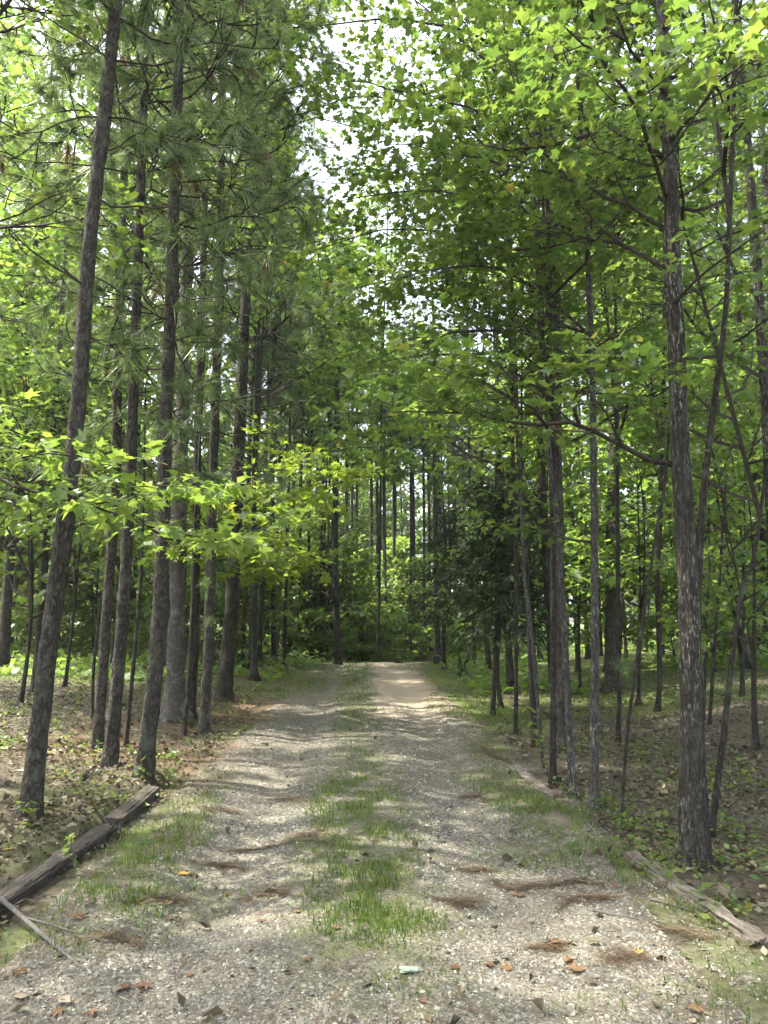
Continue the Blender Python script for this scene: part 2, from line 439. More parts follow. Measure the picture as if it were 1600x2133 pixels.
def tuft_templates(nv=5, nn=64, L=.19, w=.0030, seed=4):
    rng = np.random.default_rng(seed); out = []
    for v in range(nv):
        az = rng.uniform(0, 2 * math.pi, nn); th = np.clip(rng.normal(.80, .45, nn), .03, 1.9)
        t0 = rng.uniform(-.075, .02, nn)
        d = np.stack([np.cos(az) * np.sin(th), np.sin(az) * np.sin(th), np.cos(th)], -1)
        ln = L * rng.uniform(.7, 1.12, nn)
        p0 = np.stack([np.zeros(nn), np.zeros(nn), t0], -1)
        sd = nrm(np.cross(d, rng.normal(0, 1, (nn, 3))))
        V = np.stack([p0 - sd * w / 2, p0 + sd * w / 2, p0 + d * ln[:, None]], 1)
        out.append(V)
    return out
TUFTS = tuft_templates(5, 62, .21, .0080)
TUFTS_NEAR = tuft_templates(4, 120, .20, .0030, 9)
def place_tufts(T, pos, d, size, rng, sag=.35):
    pos = np.asarray(pos, float); d = nrm(d); acc = Acc()
    ref = nrm(rng.normal(0, 1, (len(pos), 3))); x = nrm(np.cross(d, ref)); y = np.cross(d, x)
    which = rng.integers(0, len(T), len(pos))
    for v in range(len(T)):
        k = np.where(which == v)[0]
        if not len(k): continue
        t = T[v]; nn = len(t); s = np.asarray(size)[k].reshape(-1, 1, 1, 1)
        V = (t[None, ..., 0:1] * x[k][:, None, None] + t[None, ..., 1:2] * y[k][:, None, None] + t[None, ..., 2:3] * d[k][:, None, None]) * s
        r2 = np.linalg.norm(V, axis=-1) ; V[..., 2] -= sag * r2 ** 2 / .2 * 1.0
        V = V + pos[k][:, None, None]
        V = V.reshape(-1, 3); acc.add(V, np.arange(len(V)).reshape(-1, 3))
    return np.concatenate(acc.V), np.concatenate(acc.F)

def pine_crown(seed, Lc=12, rad=2.4, nw=17, sparse_low=True):
    """twig segments and tufts (pos, dir) of a loblolly crown; base of the crown at z=0"""
    rng = np.random.default_rng(seed); S = []; T = []; D = []
    for w in range(nw):
        u = (w + rng.uniform(-.25, .25)) / nw; u = max(u, 0); z = u * Lc
        nb = rng.integers(2, 4) if u < .25 else rng.integers(3, 6); a0 = rng.uniform(0, 6.28)
        for b in range(nb):
            az = a0 + b * 6.283 / nb + rng.normal(0, .3)
            L = rad * (.55 + .6 * u if u < .4 else 1.05 * (1 - u) ** .8 + .25) * rng.uniform(.6, 1.2)
            d = nrm(np.array([math.cos(az), math.sin(az), (-.15 if u < .4 else .35 + u * .6) + rng.normal(0, .15)]))
            n = max(5, int(L / .2)); p = np.array([0, 0, z]); r = .006 + .006 * L; wig = rng.normal(0, .16, 3)
            for k in range(n):
                d = nrm(d + rng.normal(0, .20, 3) + wig * math.sin(k * 1.3 + b) + UP * (-.03 if k < n * .5 else .12))
                q = p + d * L / n; S.append((*p, *q, r * (1 - .75 * k / n), r * (1 - .75 * (k + 1) / n)))
                if k >= n * .22:
                    for rep in range(2 if rng.random() < .6 else 1):
                        lat = nrm(np.cross(d, UP)) * rng.choice([-1, 1])
                        e = nrm(d * .7 + lat * rng.uniform(.4, 1.1) + UP * rng.normal(.05, .3)); l2 = rng.uniform(.15, .5) * (1.2 - .5 * k / n)
                        pp = q; m = 4; cu = rng.normal(0, .22, 3) + UP * rng.uniform(0, .22)
                        for j in range(m):
                            e = nrm(e + cu); qq = pp + e * l2 / m; S.append((*pp, *qq, .009, .007)); pp = qq
                        T.append(pp); D.append(nrm(e + UP * .15))
                        if rng.random() < .18: T.append(q + (pp - q) * .55); D.append(nrm(e + rng.normal(0, .5, 3)))
                p = q
            T.append(p); D.append(nrm(d + UP * .2))
    T.append(np.array([0, 0, Lc + .1])); D.append(UP)
    return np.array(S), np.array(T), np.array(D)

# crown recipes: species -> list of variants; each variant knows how to turn itself into a mesh for a set of kept leaves
class Crown:
    def __init__(s, kind, seed, **kw):
        s.kind = kind; s.seed = seed; s.base = None; s.kw = kw
        if kind == 'pine':
            s.S, s.P, s.D = pine_crown(seed, **kw)
        else:
            s.S, d = broad_crown(seed, **kw); s.P = d[:, :3]; s.D = d[:, 3:]
    def mesh(s, keep=None, leafm='leaf', tmpl=LEAF3, size=.105):
        rng = np.random.default_rng(s.seed + 99); a = Acc(); a.add(*prisms(s.S), 0)
        sz = leaf_sizes(rng, len(s.P), size)
        k = slice(None) if keep is None else keep
        if s.kind == 'pine':
            dead = rng.random(len(s.P)) < .035
            for flag, mi in ((False, 1), (True, 2)):
                sel = (dead == flag) & (True if keep is None else keep)
                if sel.any():
                    V, F = place_tufts(TUFTS, s.P[sel], s.D[sel] if not flag else s.D[sel] * .3 - UP, (sz / size)[sel] * size, rng); a.add(V, F, mi)
            return a.mesh('crown', [M['twig'], M['needle'], M['needle_dead']])
        V, F = leaves(tmpl, s.P[k], s.D[k][:, :3], s.D[k][:, 3:], sz[k]); a.add(V, F, 1)
        return a.mesh('crown', [M['twig'], M[leafm]])
    def place(s, parent, loc, rz, sc, tilt=(0, 0), stats=[0, 0], uniq=False, **mk):
        """parent is at its own location; loc is world"""
        cz, sz_ = math.cos(rz), math.sin(rz)
        Rz = np.array([[cz, -sz_, 0], [sz_, cz, 0], [0, 0, 1]])
        W = s.P @ Rz.T * sc
        W = W + np.outer(W[:, 2], [tilt[0], tilt[1], 0]) * 1.0 + np.asarray(loc)
        keep = shaft_keep(W, np.random.default_rng(s.seed + int(abs(loc[0] * 31 + loc[1] * 57))))
        frac = 1 - keep.mean()
        key = tuple(sorted((k, str(v)[:12]) for k, v in mk.items()))
        if frac < (.003 if loc[1] < 10 else .02) or (loc[1] > 16.5 and not uniq):
            if s.base is None: s.base = {}
            if key not in s.base: s.base[key] = s.mesh(None, **mk)
            me = s.base[key]
        else:
            me = s.mesh(keep, **mk); stats[0] += 1; stats[1] += len(me.polygons)
        o = obj('crown', me, parent)
        o.location = np.asarray(loc) - np.array(parent.location)
        o.rotation_euler = (-math.atan(tilt[1]), math.atan(tilt[0]), rz) ; o.scale = (sc, sc, sc)
        o['kind'] = 'stuff'
        return o

PINES = [Crown('pine', 11 + k, Lc=12, rad=2.3, nw=22) for k in range(4)]
PINE_LOW = [Crown('pine', 31 + k, Lc=9, rad=1.5, nw=15) for k in range(2)]
GUMS = [Crown('broad', 51 + k, Lc=7.2, rad=2.6, nl=16, step=(.24, .155, .074)) for k in range(4)]
SLIM = [Crown('broad', 71 + k, Lc=6.5, rad=1.5, nl=22, tw=.26) for k in range(3)]
FARS = [Crown('broad', 91 + k, Lc=13, rad=3.4, nl=30, tw=.5, step=(.34, .34, .17), top=.5) for k in range(4)]
UND = [Crown('broad', 131 + k, Lc=4.0, rad=1.7, nl=16, tw=.34, step=(.26, .26, .13), top=.6, up=.35) for k in range(3)]
BUSH = [Crown('broad', 111 + k, Lc=2.0, rad=1.2, nl=13, tw=.28, step=(.2, .2, .1), top=.6, up=.5) for k in range(3)]

# ------------------------------------------------------------------ openings in the canopy (patches of sun on the ground)
for a in [(1130, 1975, 1.3, .55), (1300, 1880, .35, .25), (640, 1540, 1.3, 1.1), (800, 1410, 2.0, 4.0), (960, 1455, 1.2, 2.2), (620, 1405, 1.6, 3.0), (90, 1410, 3.0, 1.0),
          (600, 1690, .5, .35), (560, 1800, .5, .3), (1450, 1400, 3.0, 2.0), (560, 1470, .7, .9), (330, 1905, .45, .25), (930, 1370, 2.5, 4)]:
    shaft_px(*a)
for (gx_, gy_, rx_, ry_) in [(-8.5, 18.5, 3.2, 1.5), (-4.5, 30, 3, 3), (-.5, 35.5, 6.5, 4.5), (10, 25, 6, 4), (9, 15.5, 3, 2), (14, 36, 6, 5)]:
    SHAFTS.append((np.array([gx_, gy_, 0.3]), rx_, ry_, .94))
SHAFTS.append((at_depth(330, 1060, 5.1), 1.2, .9, .96))      # the near bough on the left
SHAFTS.append((at_depth(80, 950, 5.0), .6, .5, .93))
SHAFTS.append((at_depth(600, 1080, 11.3), 1.4, 1.3, .97))   # the bright bough beyond the pines
SHAFTS.append((at_depth(1000, 850, 5.5), .8, .6, .6))
# ------------------------------------------------------------------ ground and driveway
def ground_material():
    t = NT('forest floor'); v = t.coords((1, 1, 1), jitter=False)
    big = t.noise(v, .6, 4); mid = t.noise(v, 6, 5, .7); fine = t.noise(v, 55, 4, .75)
    vo = t.n('TexVoronoi', feature='F1'); vo.inputs['Scale'].default_value = 28; t.l(v, vo.inputs['Vector'])
    sp = t.n('SeparateColor'); t.l(vo.outputs['Color'], sp.inputs[0])
    c = t.ramp(sp.outputs[0], [(0, (.040, .035, .023)), (.5, (.085, .074, .050)), (1, (.15, .132, .092))])
    c = t.mix(t.ramp(mid, [(.35, (0, 0, 0)), (.65, (1, 1, 1))]), c, t.ramp(fine, [(.3, (.036, .032, .021)), (.7, (.105, .092, .063))]))
    at = t.n('Attribute'); at.attribute_name = 'green'
    gm = t.math('MULTIPLY', at.outputs['Fac'], t.ramp(mid, [(.30, (.3, .3, .3)), (.62, (1, 1, 1))]))
    c = t.mix(gm, c, t.ramp(fine, [(.3, (.045, .075, .018)), (.7, (.13, .16, .045))]))
    a2 = t.n('Attribute'); a2.attribute_name = 'straw'
    c = t.mix(t.math('MULTIPLY', a2.outputs['Fac'], .85), c, t.ramp(fine, [(.3, (.075, .048, .028)), (.7, (.18, .122, .075))]))
    h = t.math('ADD', t.math('MULTIPLY', fine, .5), t.math('MULTIPLY', mid, 1.0))
    t.pbr(c, .95, t.bump(h, .8, .011), .15)
    return t.m
def drive_material():
    t = NT('gravel driveway'); v = t.coords((1, 1, 1), jitter=False)
    wob = t.noise(v, 1.3, 4); mid = t.noise(v, 5, 5, .7); fine = t.noise(v, 120, 3, .7)
    vo = t.n('TexVoronoi', feature='F1'); vo.inputs['Scale'].default_value = 46; vo.inputs['Randomness'].default_value = 1; t.l(v, vo.inputs['Vector'])
    sp = t.n('SeparateColor'); t.l(vo.outputs['Color'], sp.inputs[0])
    stone = t.ramp(sp.outputs[1], [(0, (.062, .061, .050)), (.45, (.134, .128, .100)), (.8, (.21, .20, .153)), (1, (.32, .30, .24))])
    stone = t.mix(t.ramp(vo.outputs['Distance'], [(.35, (0, 0, 0)), (.75, (.75, .75, .75))]), stone, (.10, .085, .062))
    dirt = t.ramp(mid, [(.3, (.076, .069, .051)), (.7, (.148, .134, .099))])
    c = t.mix(t.ramp(t.math('ADD', wob, t.math('MULTIPLY', mid, .5)), [(.62, (0, 0, 0)), (.86, (.9, .9, .9))]), stone, dirt)
    a1 = t.n('Attribute'); a1.attribute_name = 'sand'
    sand = t.mix(mid, (.235, .195, .14), (.31, .265, .195))
    c = t.mix(t.math('MULTIPLY', a1.outputs['Fac'], t.ramp(mid, [(.25, (.65, .65, .65)), (.5, (1, 1, 1))])), c, sand)
    a2 = t.n('Attribute'); a2.attribute_name = 'green'
    gm = t.math('MULTIPLY', a2.outputs['Fac'], t.ramp(mid, [(.42, (0, 0, 0)), (.60, (.8, .8, .8))]))
    c = t.mix(gm, c, t.ramp(fine, [(.3, (.05, .06, .022)), (.7, (.12, .13, .05))]))
    a3 = t.n('Attribute'); a3.attribute_name = 'edge'
    c = t.mix(t.math('MULTIPLY', a3.outputs['Fac'], t.ramp(mid, [(.35, (.25, .25, .25)), (.65, (1, 1, 1))])), c, t.ramp(fine, [(.3, (.06, .045, .03)), (.7, (.15, .115, .08))]))
    h = t.math('ADD', t.math('MULTIPLY', vo.outputs['Distance'], -1.0), t.math('MULTIPLY', mid, .8))
    inv = t.math('SUBTRACT', 1.0, t.math('MULTIPLY', a1.outputs['Fac'], .8))
    t.pbr(c, .93, t.bump(t.math('MULTIPLY', h, inv), .8, .012), .2)
    return t.m
GRASS = []   # (centre, rx, ry, blades, height)
def patch(px, py, rx, ry, n, h=.09): GRASS.append((ground_px(px, py), rx, ry, n, h))
for a in [(745, 1690, .38, 1.0, 1500, .09), (750, 1640, .4, .9, 700, .08), (770, 1880, .34, .55, 1500, .10), (800, 1930, .30, .30, 900, .10), (690, 1750, .30, .35, 500, .08),
          (760, 1820, .3, .4, 350, .06), (790, 2040, .4, .25, 320, .05), (850, 2090, .5, .2, 200, .05), (740, 1520, .35, 1.2, 700, .09), (745, 1440, .4, 3.0, 900, .10), (745, 1395, .5, 4, 900, .12),
          (330, 1750, .34, .55, 1100, .10), (270, 1840, .25, .4, 700, .09), (390, 1690, .25, .5, 500, .09), (130, 1950, .4, .3, 380, .08), (230, 1890, .3, .25, 380, .08), (350, 1830, .2, .3, 200, .07),
          (1060, 1650, .28, .8, 1100, .10), (1130, 1700, .35, .6, 900, .09), (1000, 1620, .25, .6, 400, .08), (1180, 1770, .6, .4, 500, .08), (1270, 1800, .3, .35, 500, .10), (1110, 1800, .3, .2, 200, .07),
          (1450, 1900, .3, .25, 300, .07), (1560, 1990, .3, .2, 250, .07), (1400, 2090, .5, .2, 150, .06), (1540, 2080, .3, .2, 150, .06),
          (1000, 1470, .9, 2.4, 4200, .12), (960, 1420, 1.0, 3.5, 2200, .13), (1060, 1500, .9, 1.6, 1200, .12), (900, 1385, 1.5, 4, 1600, .14), (1040, 1410, 1.6, 3, 1200, .14),
          (610, 1405, 1.3, 3.2, 3600, .12), (640, 1430, .5, 2.0, 1400, .10), (560, 1440, .8, 2.0, 800, .10), (660, 1385, 1.2, 4, 1500, .14), (480, 1420, 1.4, 2.0, 700, .12), (600, 1370, 2.5, 4, 1200, .28),
          (1130, 1480, 1.0, 1.5, 800, .12), (1260, 1460, 1.6, 1.5, 1200, .13), (1500, 1440, 2.2, 1.6, 1600, .13), (1350, 1400, 3, 3, 1500, .14), (1500, 1380, 4, 3, 1200, .15), (1230, 1680, .3, .25, 160, .1),
          (100, 1412, 3.2, .9, 1300, .12), (450, 1480, .6, .8, 250, .1), (470, 1530, .5, .6, 200, .08), (60, 1760, .5, .5, 200, .1), (180, 1670, .6, .6, 160, .1), (1100, 1390, 3, 4, 1200, .15),
          (748, 1580, .32, 1.2, 600, .07), (742, 1480, .32, 2.0, 900, .09), (738, 1420, .38, 3.5, 1100, .11), (760, 1950, .45, .6, 700, .05), (700, 1830, .5, .7, 400, .05), (860, 1900, .4, .5, 350, .05), (690, 1660, .3, .8, 400, .06), (820, 1700, .3, .9, 450, .06), (760, 1760, .45, .7, 900, .07), (1010, 1560, .3, 1.2, 500, .08), (300, 1880, .5, .5, 500, .06), (420, 1640, .3, .8, 400, .08), (520, 1500, .4, 1.2, 300, .08)]:
    patch(*a)
def green_mask(x, y):
    m = np.zeros(np.shape(x))
    for (C, rx, ry, n, h) in GRASS:
        e = ((x - C[0]) / (rx * 1.15)) ** 2 + ((y - C[1]) / (ry * 1.15)) ** 2
        m = np.maximum(m, (1 - smooth(.25, 1.1, e)) * min(1, .35 + n / 1500))
    return m
def attr(me, name, vals):
    a = me.attributes.new(name, 'FLOAT', 'POINT'); a.data.foreach_set('value', np.ascontiguousarray(vals, np.float32))
def grid_faces(ny, nx):
    i = np.arange(ny - 1)[:, None] * nx; j = np.arange(nx - 1)[None]
    q = np.stack([i + j, i + j + 1, i + nx + j + 1, i + nx + j], -1).reshape(-1, 4)
    return q
sx = np.linspace(-1, 1, 261); gx = np.sign(sx) * (np.abs(sx) * 7.5 + 0 * sx) ; gx = np.where(np.abs(sx) > .55, np.sign(sx) * (4.125 + 240 * (np.maximum(np.abs(sx) - .55, 0) / .45) ** 3.2 + 7.5 * (np.abs(sx) - .55)), gx)
sy = np.linspace(0, 1, 300); gy = -12 + 14 * np.minimum(sy / .06, 1) + np.where(sy > .06, 32 * ((sy - .06) / .94) + 330 * np.clip((sy - .5) / .5, 0, 1) ** 3.6, 0)
X, Y = np.meshgrid(gx, gy); Z = height(X, Y)
rd = np.abs(X - road_c(Y))
Z = Z - 0.05 * (1 - smooth(ROAD_W - .45, ROAD_W - .05, rd)) * (Y < 60)
me = make_mesh('ground', np.stack([X, Y, Z], -1).reshape(-1, 3), grid_faces(*X.shape), [ground_material()], None, True)
attr(me, 'green', np.clip(green_mask(X, Y) + .8 * smooth(15, 24, Y) * smooth(.25, .5, fbm(X * .25, Y * .25, 9)) + .3 * smooth(24, 32, Y), 0, 1).ravel())
attr(me, 'straw', (smooth(1.2, 2.0, road_c(Y) - X) * (1 - smooth(3.2, 4.4, road_c(Y) - X)) * smooth(6.5, 8.5, Y) * (1 - smooth(19, 26, Y)) * smooth(.3, .55, fbm(X, Y, 12))).ravel())
tag(obj('ground', me), None, None, kind='structure')
# driveway sheet
dy = np.concatenate([np.linspace(-6, 2, 12), 2 + 16 * np.linspace(0, 1, 240)[1:], np.linspace(18, 58, 90)[1:]]); du = np.linspace(-1, 1, 61)
U, DY = np.meshgrid(du, dy)
def road_half(y, sgn):
    return ROAD_W + .30 * (fbm(y * .7, sgn * 5 + 3, 21, 3) - .5) * 2 + .12 * (vnoise(y * 3.1, sgn * 9, 22) - .5) * 2
def surf(x, y, u=None):
    """height of whatever lies on top here: the gravel sheet on the drive, the soil beside it"""
    x = np.asarray(x, float); y = np.asarray(y, float); d = x - road_c(y)
    if u is None: u = d / road_half(y, np.sign(d))
    h = height(x, y); w = np.abs(u)
    dz = .022 - .05 * smooth(.86, 1.0, w) + .024 * (fbm(x * 2.2, y * 2.2, 33, 3) - .5) - .030 * np.exp(-((w - .5) / .17) ** 2)
    return h + np.where(w <= 1, np.maximum(dz, -.028 * smooth(.8, 1, w) - .012), 0)
DX = road_c(DY) + U * road_half(DY, np.sign(U))
DZ = surf(DX, DY, U)
me = make_mesh('driveway', np.stack([DX, DY, DZ], -1).reshape(-1, 3), grid_faces(*U.shape), [drive_material()], None, True)
n1 = fbm(DX * 1.1, DY * .8, 41, 3)
sand = smooth(-.15, .12, U + (n1 - .5) * .8) * smooth(11.8, 13.0, DY + (n1 - .5) * 3) * .95 + .75 * smooth(24, 27, DY)
attr(me, 'sand', np.clip(sand, 0, 1).ravel()); attr(me, 'green', green_mask(DX, DY).ravel())
attr(me, 'edge', (smooth(.62, .98, np.abs(U) + (n1 - .5) * .5)).ravel())
tag(obj('driveway', me), None, None, kind='structure')

# ------------------------------------------------------------------ stuff on the ground: stones, grass, litter
rng = np.random.default_rng(5)
def chips(n, y0, y1, size, seed, pw=1.6):
    r = np.random.default_rng(seed)
    y = y0 + (y1 - y0) * r.random(n) ** pw; u = r.uniform(-1.1, 1.1, n) * (1 - .12 * r.random(n))
    x = road_c(y) + u * ROAD_W
    keep = (vnoise(x * 1.7, y * 1.7, 3) + 1.1 * r.random(n) > .34) & (green_mask(x, y) < .3 + .6 * r.random(n))
    x, y = x[keep], y[keep]; n = len(x)
    base = np.array([[1, 0, -.3], [0, 1, -.3], [-1, 0, -.3], [0, -1, -.3], [.25, .15, 1]], float)
    s = size * np.clip(r.lognormal(0, .38, n), .4, 2.2)
    V = base[None] * np.stack([s * r.uniform(.7, 1.2, n), s * r.uniform(.45, .85, n), s * r.uniform(.22, .5, n)], -1)[:, None]
    V = V + r.normal(0, 1, V.shape) * (s * .16)[:, None, None]
    a = r.uniform(0, 6.28, n); tl = r.normal(0, .3, n)
    V[..., 2] += V[..., 0] * tl[:, None]
    ca, sa = np.cos(a)[:, None], np.sin(a)[:, None]
    V = np.stack([V[..., 0] * ca - V[..., 1] * sa, V[..., 0] * sa + V[..., 1] * ca, V[..., 2]], -1)
    V += np.stack([x, y, surf(x, y) + .0015], -1)[:, None]
    f = np.array([[0, 1, 4], [1, 2, 4], [2, 3, 4], [3, 0, 4]])
    return V.reshape(-1, 3), (f[None] + np.arange(n)[:, None, None] * 5).reshape(-1, 3)
t = NT('gravel chip'); g = t.n('NewGeometry')
col = t.ramp(g.outputs['Random Per Island'], [(0, (.072, .072, .062)), (.22, (.120, .117, .097)), (.6, (.182, .174, .136)), (.88, (.26, .247, .19)), (1, (.41, .39, .31))])
t.pbr(t.mix(t.math('MULTIPLY', t.noise(t.coords(), 70, 3), .5), col, t.mix(.5, col, (.12, .10, .07))), .85, None, .3); M['chip'] = t.m
a = Acc(); a.add(*chips(62000, 2.4, 7.0, .0082, 1)); a.add(*chips(24000, 5.5, 14, .0115, 2, 1.2))
tag(obj('gravel', a.mesh('gravel', [M['chip']])), 'loose pale gravel chips scattered over the driveway', 'gravel', kind='stuff')

def blades(P, hgt, r, w=.0045, lean=.95):
    n = len(P); az = r.uniform(0, 6.28, n); d = np.stack([np.cos(az), np.sin(az), np.zeros(n)], -1); sd = np.stack([-np.sin(az), np.cos(az), np.zeros(n)], -1)
    fa = r.uniform(0, 6.28, n); sd = np.stack([np.cos(fa), np.sin(fa), np.zeros(n)], -1)
    l1 = (r.random(n) * lean)[:, None]; h = hgt[:, None]; w_ = (w * (.6 + .8 * r.random(n)) * (1 + P[:, 1] * .05))[:, None]
    p1 = P + UP * h * .6 + d * l1 * h * .35; p2 = P + UP * h * (1 - .35 * l1) + d * l1 * h * 1.3
    V = np.stack([P - sd * w_ / 2, P + sd * w_ / 2, p1 + sd * w_ * .4, p1 - sd * w_ * .4, p2], 1)
    f = np.array([[0, 1, 2], [0, 2, 3], [3, 2, 4]])
    return V.reshape(-1, 3), (f[None] + np.arange(n)[:, None, None] * 5).reshape(-1, 3)
a = Acc()
for (C, rx, ry, n, h) in GRASS:
    th = rng.uniform(0, 6.28, n); q = 1.15 * rng.random(n) ** .62
    x = C[0] + rx * q * np.cos(th); y = C[1] + ry * q * np.sin(th)
    k = vnoise(x * 5, y * 5, 8) + .25 * rng.random(n) > .42; x, y = x[k], y[k]
    cl = .3 + .75 * vnoise(x * 4, y * 4, 81)
    hh = .85 * h * cl * rng.uniform(.5, 1.3, len(x))
    on = np.abs(x - road_c(y)) < ROAD_W
    a.add(*blades(np.stack([x, y, surf(x, y) - .004], -1), hh, rng))
tag(obj('grass', a.mesh('grass', [M['grass']])), 'short green grass along the middle and verges of the driveway', 'grass', kind='stuff')

# leaf litter on the forest floor, thin on the gravel
def scatter(n, y0, y1, seed, inside=.06):
    r = np.random.default_rng(seed); y = y0 + (y1 - y0) * r.random(n) ** 1.6; x = r.uniform(-1, 1, n) * (.60 * y + 1.0)
    d = np.abs(x - road_c(y)); k = (d > ROAD_W + .25 * (vnoise(x * 2, y * 2, 61) - .3)) | (r.random(n) < inside)
    return x[k], y[k], r
x, y, r = scatter(78000, 2.2, 17, 71, .018)
k = fbm(x * 1.3, y * 1.3, 91) + .35 * r.random(len(x)) > .55; x, y = x[k], y[k]
z = surf(x, y) + r.uniform(.004, .026, len(x)); n = len(x)
hd = nrm(np.stack([r.normal(0, 1, n), r.normal(0, 1, n), r.normal(0, .25, n)], -1)); no = nrm(np.stack([r.normal(0, .45, n), r.normal(0, .45, n), np.ones(n)], -1))
a = Acc(); CURL = (np.array([(0, 0, 0), (.34, .35, .14), (.10, 1, .10), (-.32, .60, .16), (0, .45, -.06)]), np.array([(4, 0, 1), (4, 1, 2), (4, 2, 3), (4, 3, 0)]))
a.add(*leaves(CURL, np.stack([x, y, z], -1), hd, no, .040 * np.clip(r.lognormal(0, .42, n), .4, 2.2)))
tag(obj('leaf_litter', a.mesh('leaf_litter', [M['litter']])), 'dry brown leaf litter covering the forest floor', 'leaf litter', kind='stuff')
def straw_strands(x, y, z, az, L, r, w=.0028):
    n = len(x); d = np.stack([np.cos(az), np.sin(az), r.normal(0, .06, n)], -1); sd = np.stack([-np.sin(az), np.cos(az), r.normal(0, .3, n)], -1)
    P = np.stack([x, y, z], -1); b = (r.normal(0, .15, n))[:, None] * L[:, None] * sd
    V = np.stack([P - sd * w / 2, P + sd * w / 2, P + d * L[:, None] * .5 + b + sd * w / 2, P + d * L[:, None] * .5 + b - sd * w / 2, P + d * L[:, None]], 1)
    f = np.array([[0, 1, 2], [0, 2, 3], [3, 2, 4]])
    return V.reshape(-1, 3), (f[None] + np.arange(n)[:, None, None] * 5).reshape(-1, 3)
x, y, r = scatter(42000, 2.3, 17, 73, .25); n = len(x)
a = Acc(); a.add(*straw_strands(x, y, surf(x, y) + r.uniform(.004, .022, n), r.uniform(0, 6.28, n), r.uniform(.10, .2, n), r))
tag(obj('pine_straw', a.mesh('pine_straw', [M['straw']])), 'fallen brown pine needles strewn over the ground', 'pine straw', kind='stuff')
# low weeds between the litter
x, y, r = scatter(5200, 3.6, 24, 77, .0)
k = vnoise(x * .9 + 4, y * .9, 14) + .25 * r.random(len(x)) + .10 * (x < -1.8) > .58; x, y = x[k], y[k]
pos = []; 
for rep in range(7):
    pos.append(np.stack([x + r.normal(0, .035, len(x)), y + r.normal(0, .035, len(x)), height(x, y) + r.uniform(.02, .12, len(x))], -1))
pos = np.concatenate(pos); n = len(pos)
hd = nrm(np.stack([r.normal(0, 1, n), r.normal(0, 1, n), r.normal(.2, .3, n)], -1)); no = nrm(np.stack([r.normal(0, .4, n), r.normal(0, .4, n), np.ones(n)], -1))
a = Acc(); a.add(*leaves(LEAFQ, pos, hd, no, .042 * np.clip(r.lognormal(0, .3, n), .5, 1.8)))
tag(obj('ground_weeds', a.mesh('ground_weeds', [M['leaf_bush']])), 'low green weeds sprouting through the leaf litter', 'weeds', kind='stuff')

# thicker ground cover under the far trees
r = np.random.default_rng(79); n = 26000
y = 16 + 46 * r.random(n) ** 1.3; x = r.uniform(-1, 1, n) * (.6 * y + 2)
k = (np.abs(x - road_c(y)) > 2.4) & (fbm(x * .35, y * .35, 44) + .12 * r.random(n) > .46 - .1 * smooth(24, 32, y)); x, y = x[k], y[k]; n = len(x)
pos = np.stack([x, y, height(x, y) + r.uniform(.03, .10, n) + .35 * r.random(n) ** 2 * smooth(17, 26, y)], -1)
hd = nrm(np.stack([r.normal(0, 1, n), r.normal(0, 1, n), r.normal(.3, .4, n)], -1)); no = nrm(np.stack([r.normal(0, .5, n), r.normal(0, .5, n), np.ones(n)], -1))
a = Acc(); a.add(*leaves(LEAFM, pos, hd, no, .17 * np.clip(r.lognormal(0, .3, n), .5, 1.8)))
tag(obj('undergrowth', a.mesh('undergrowth', [M['leaf_bright']])), 'green undergrowth carpeting the ground under the far trees', 'undergrowth', kind='stuff')
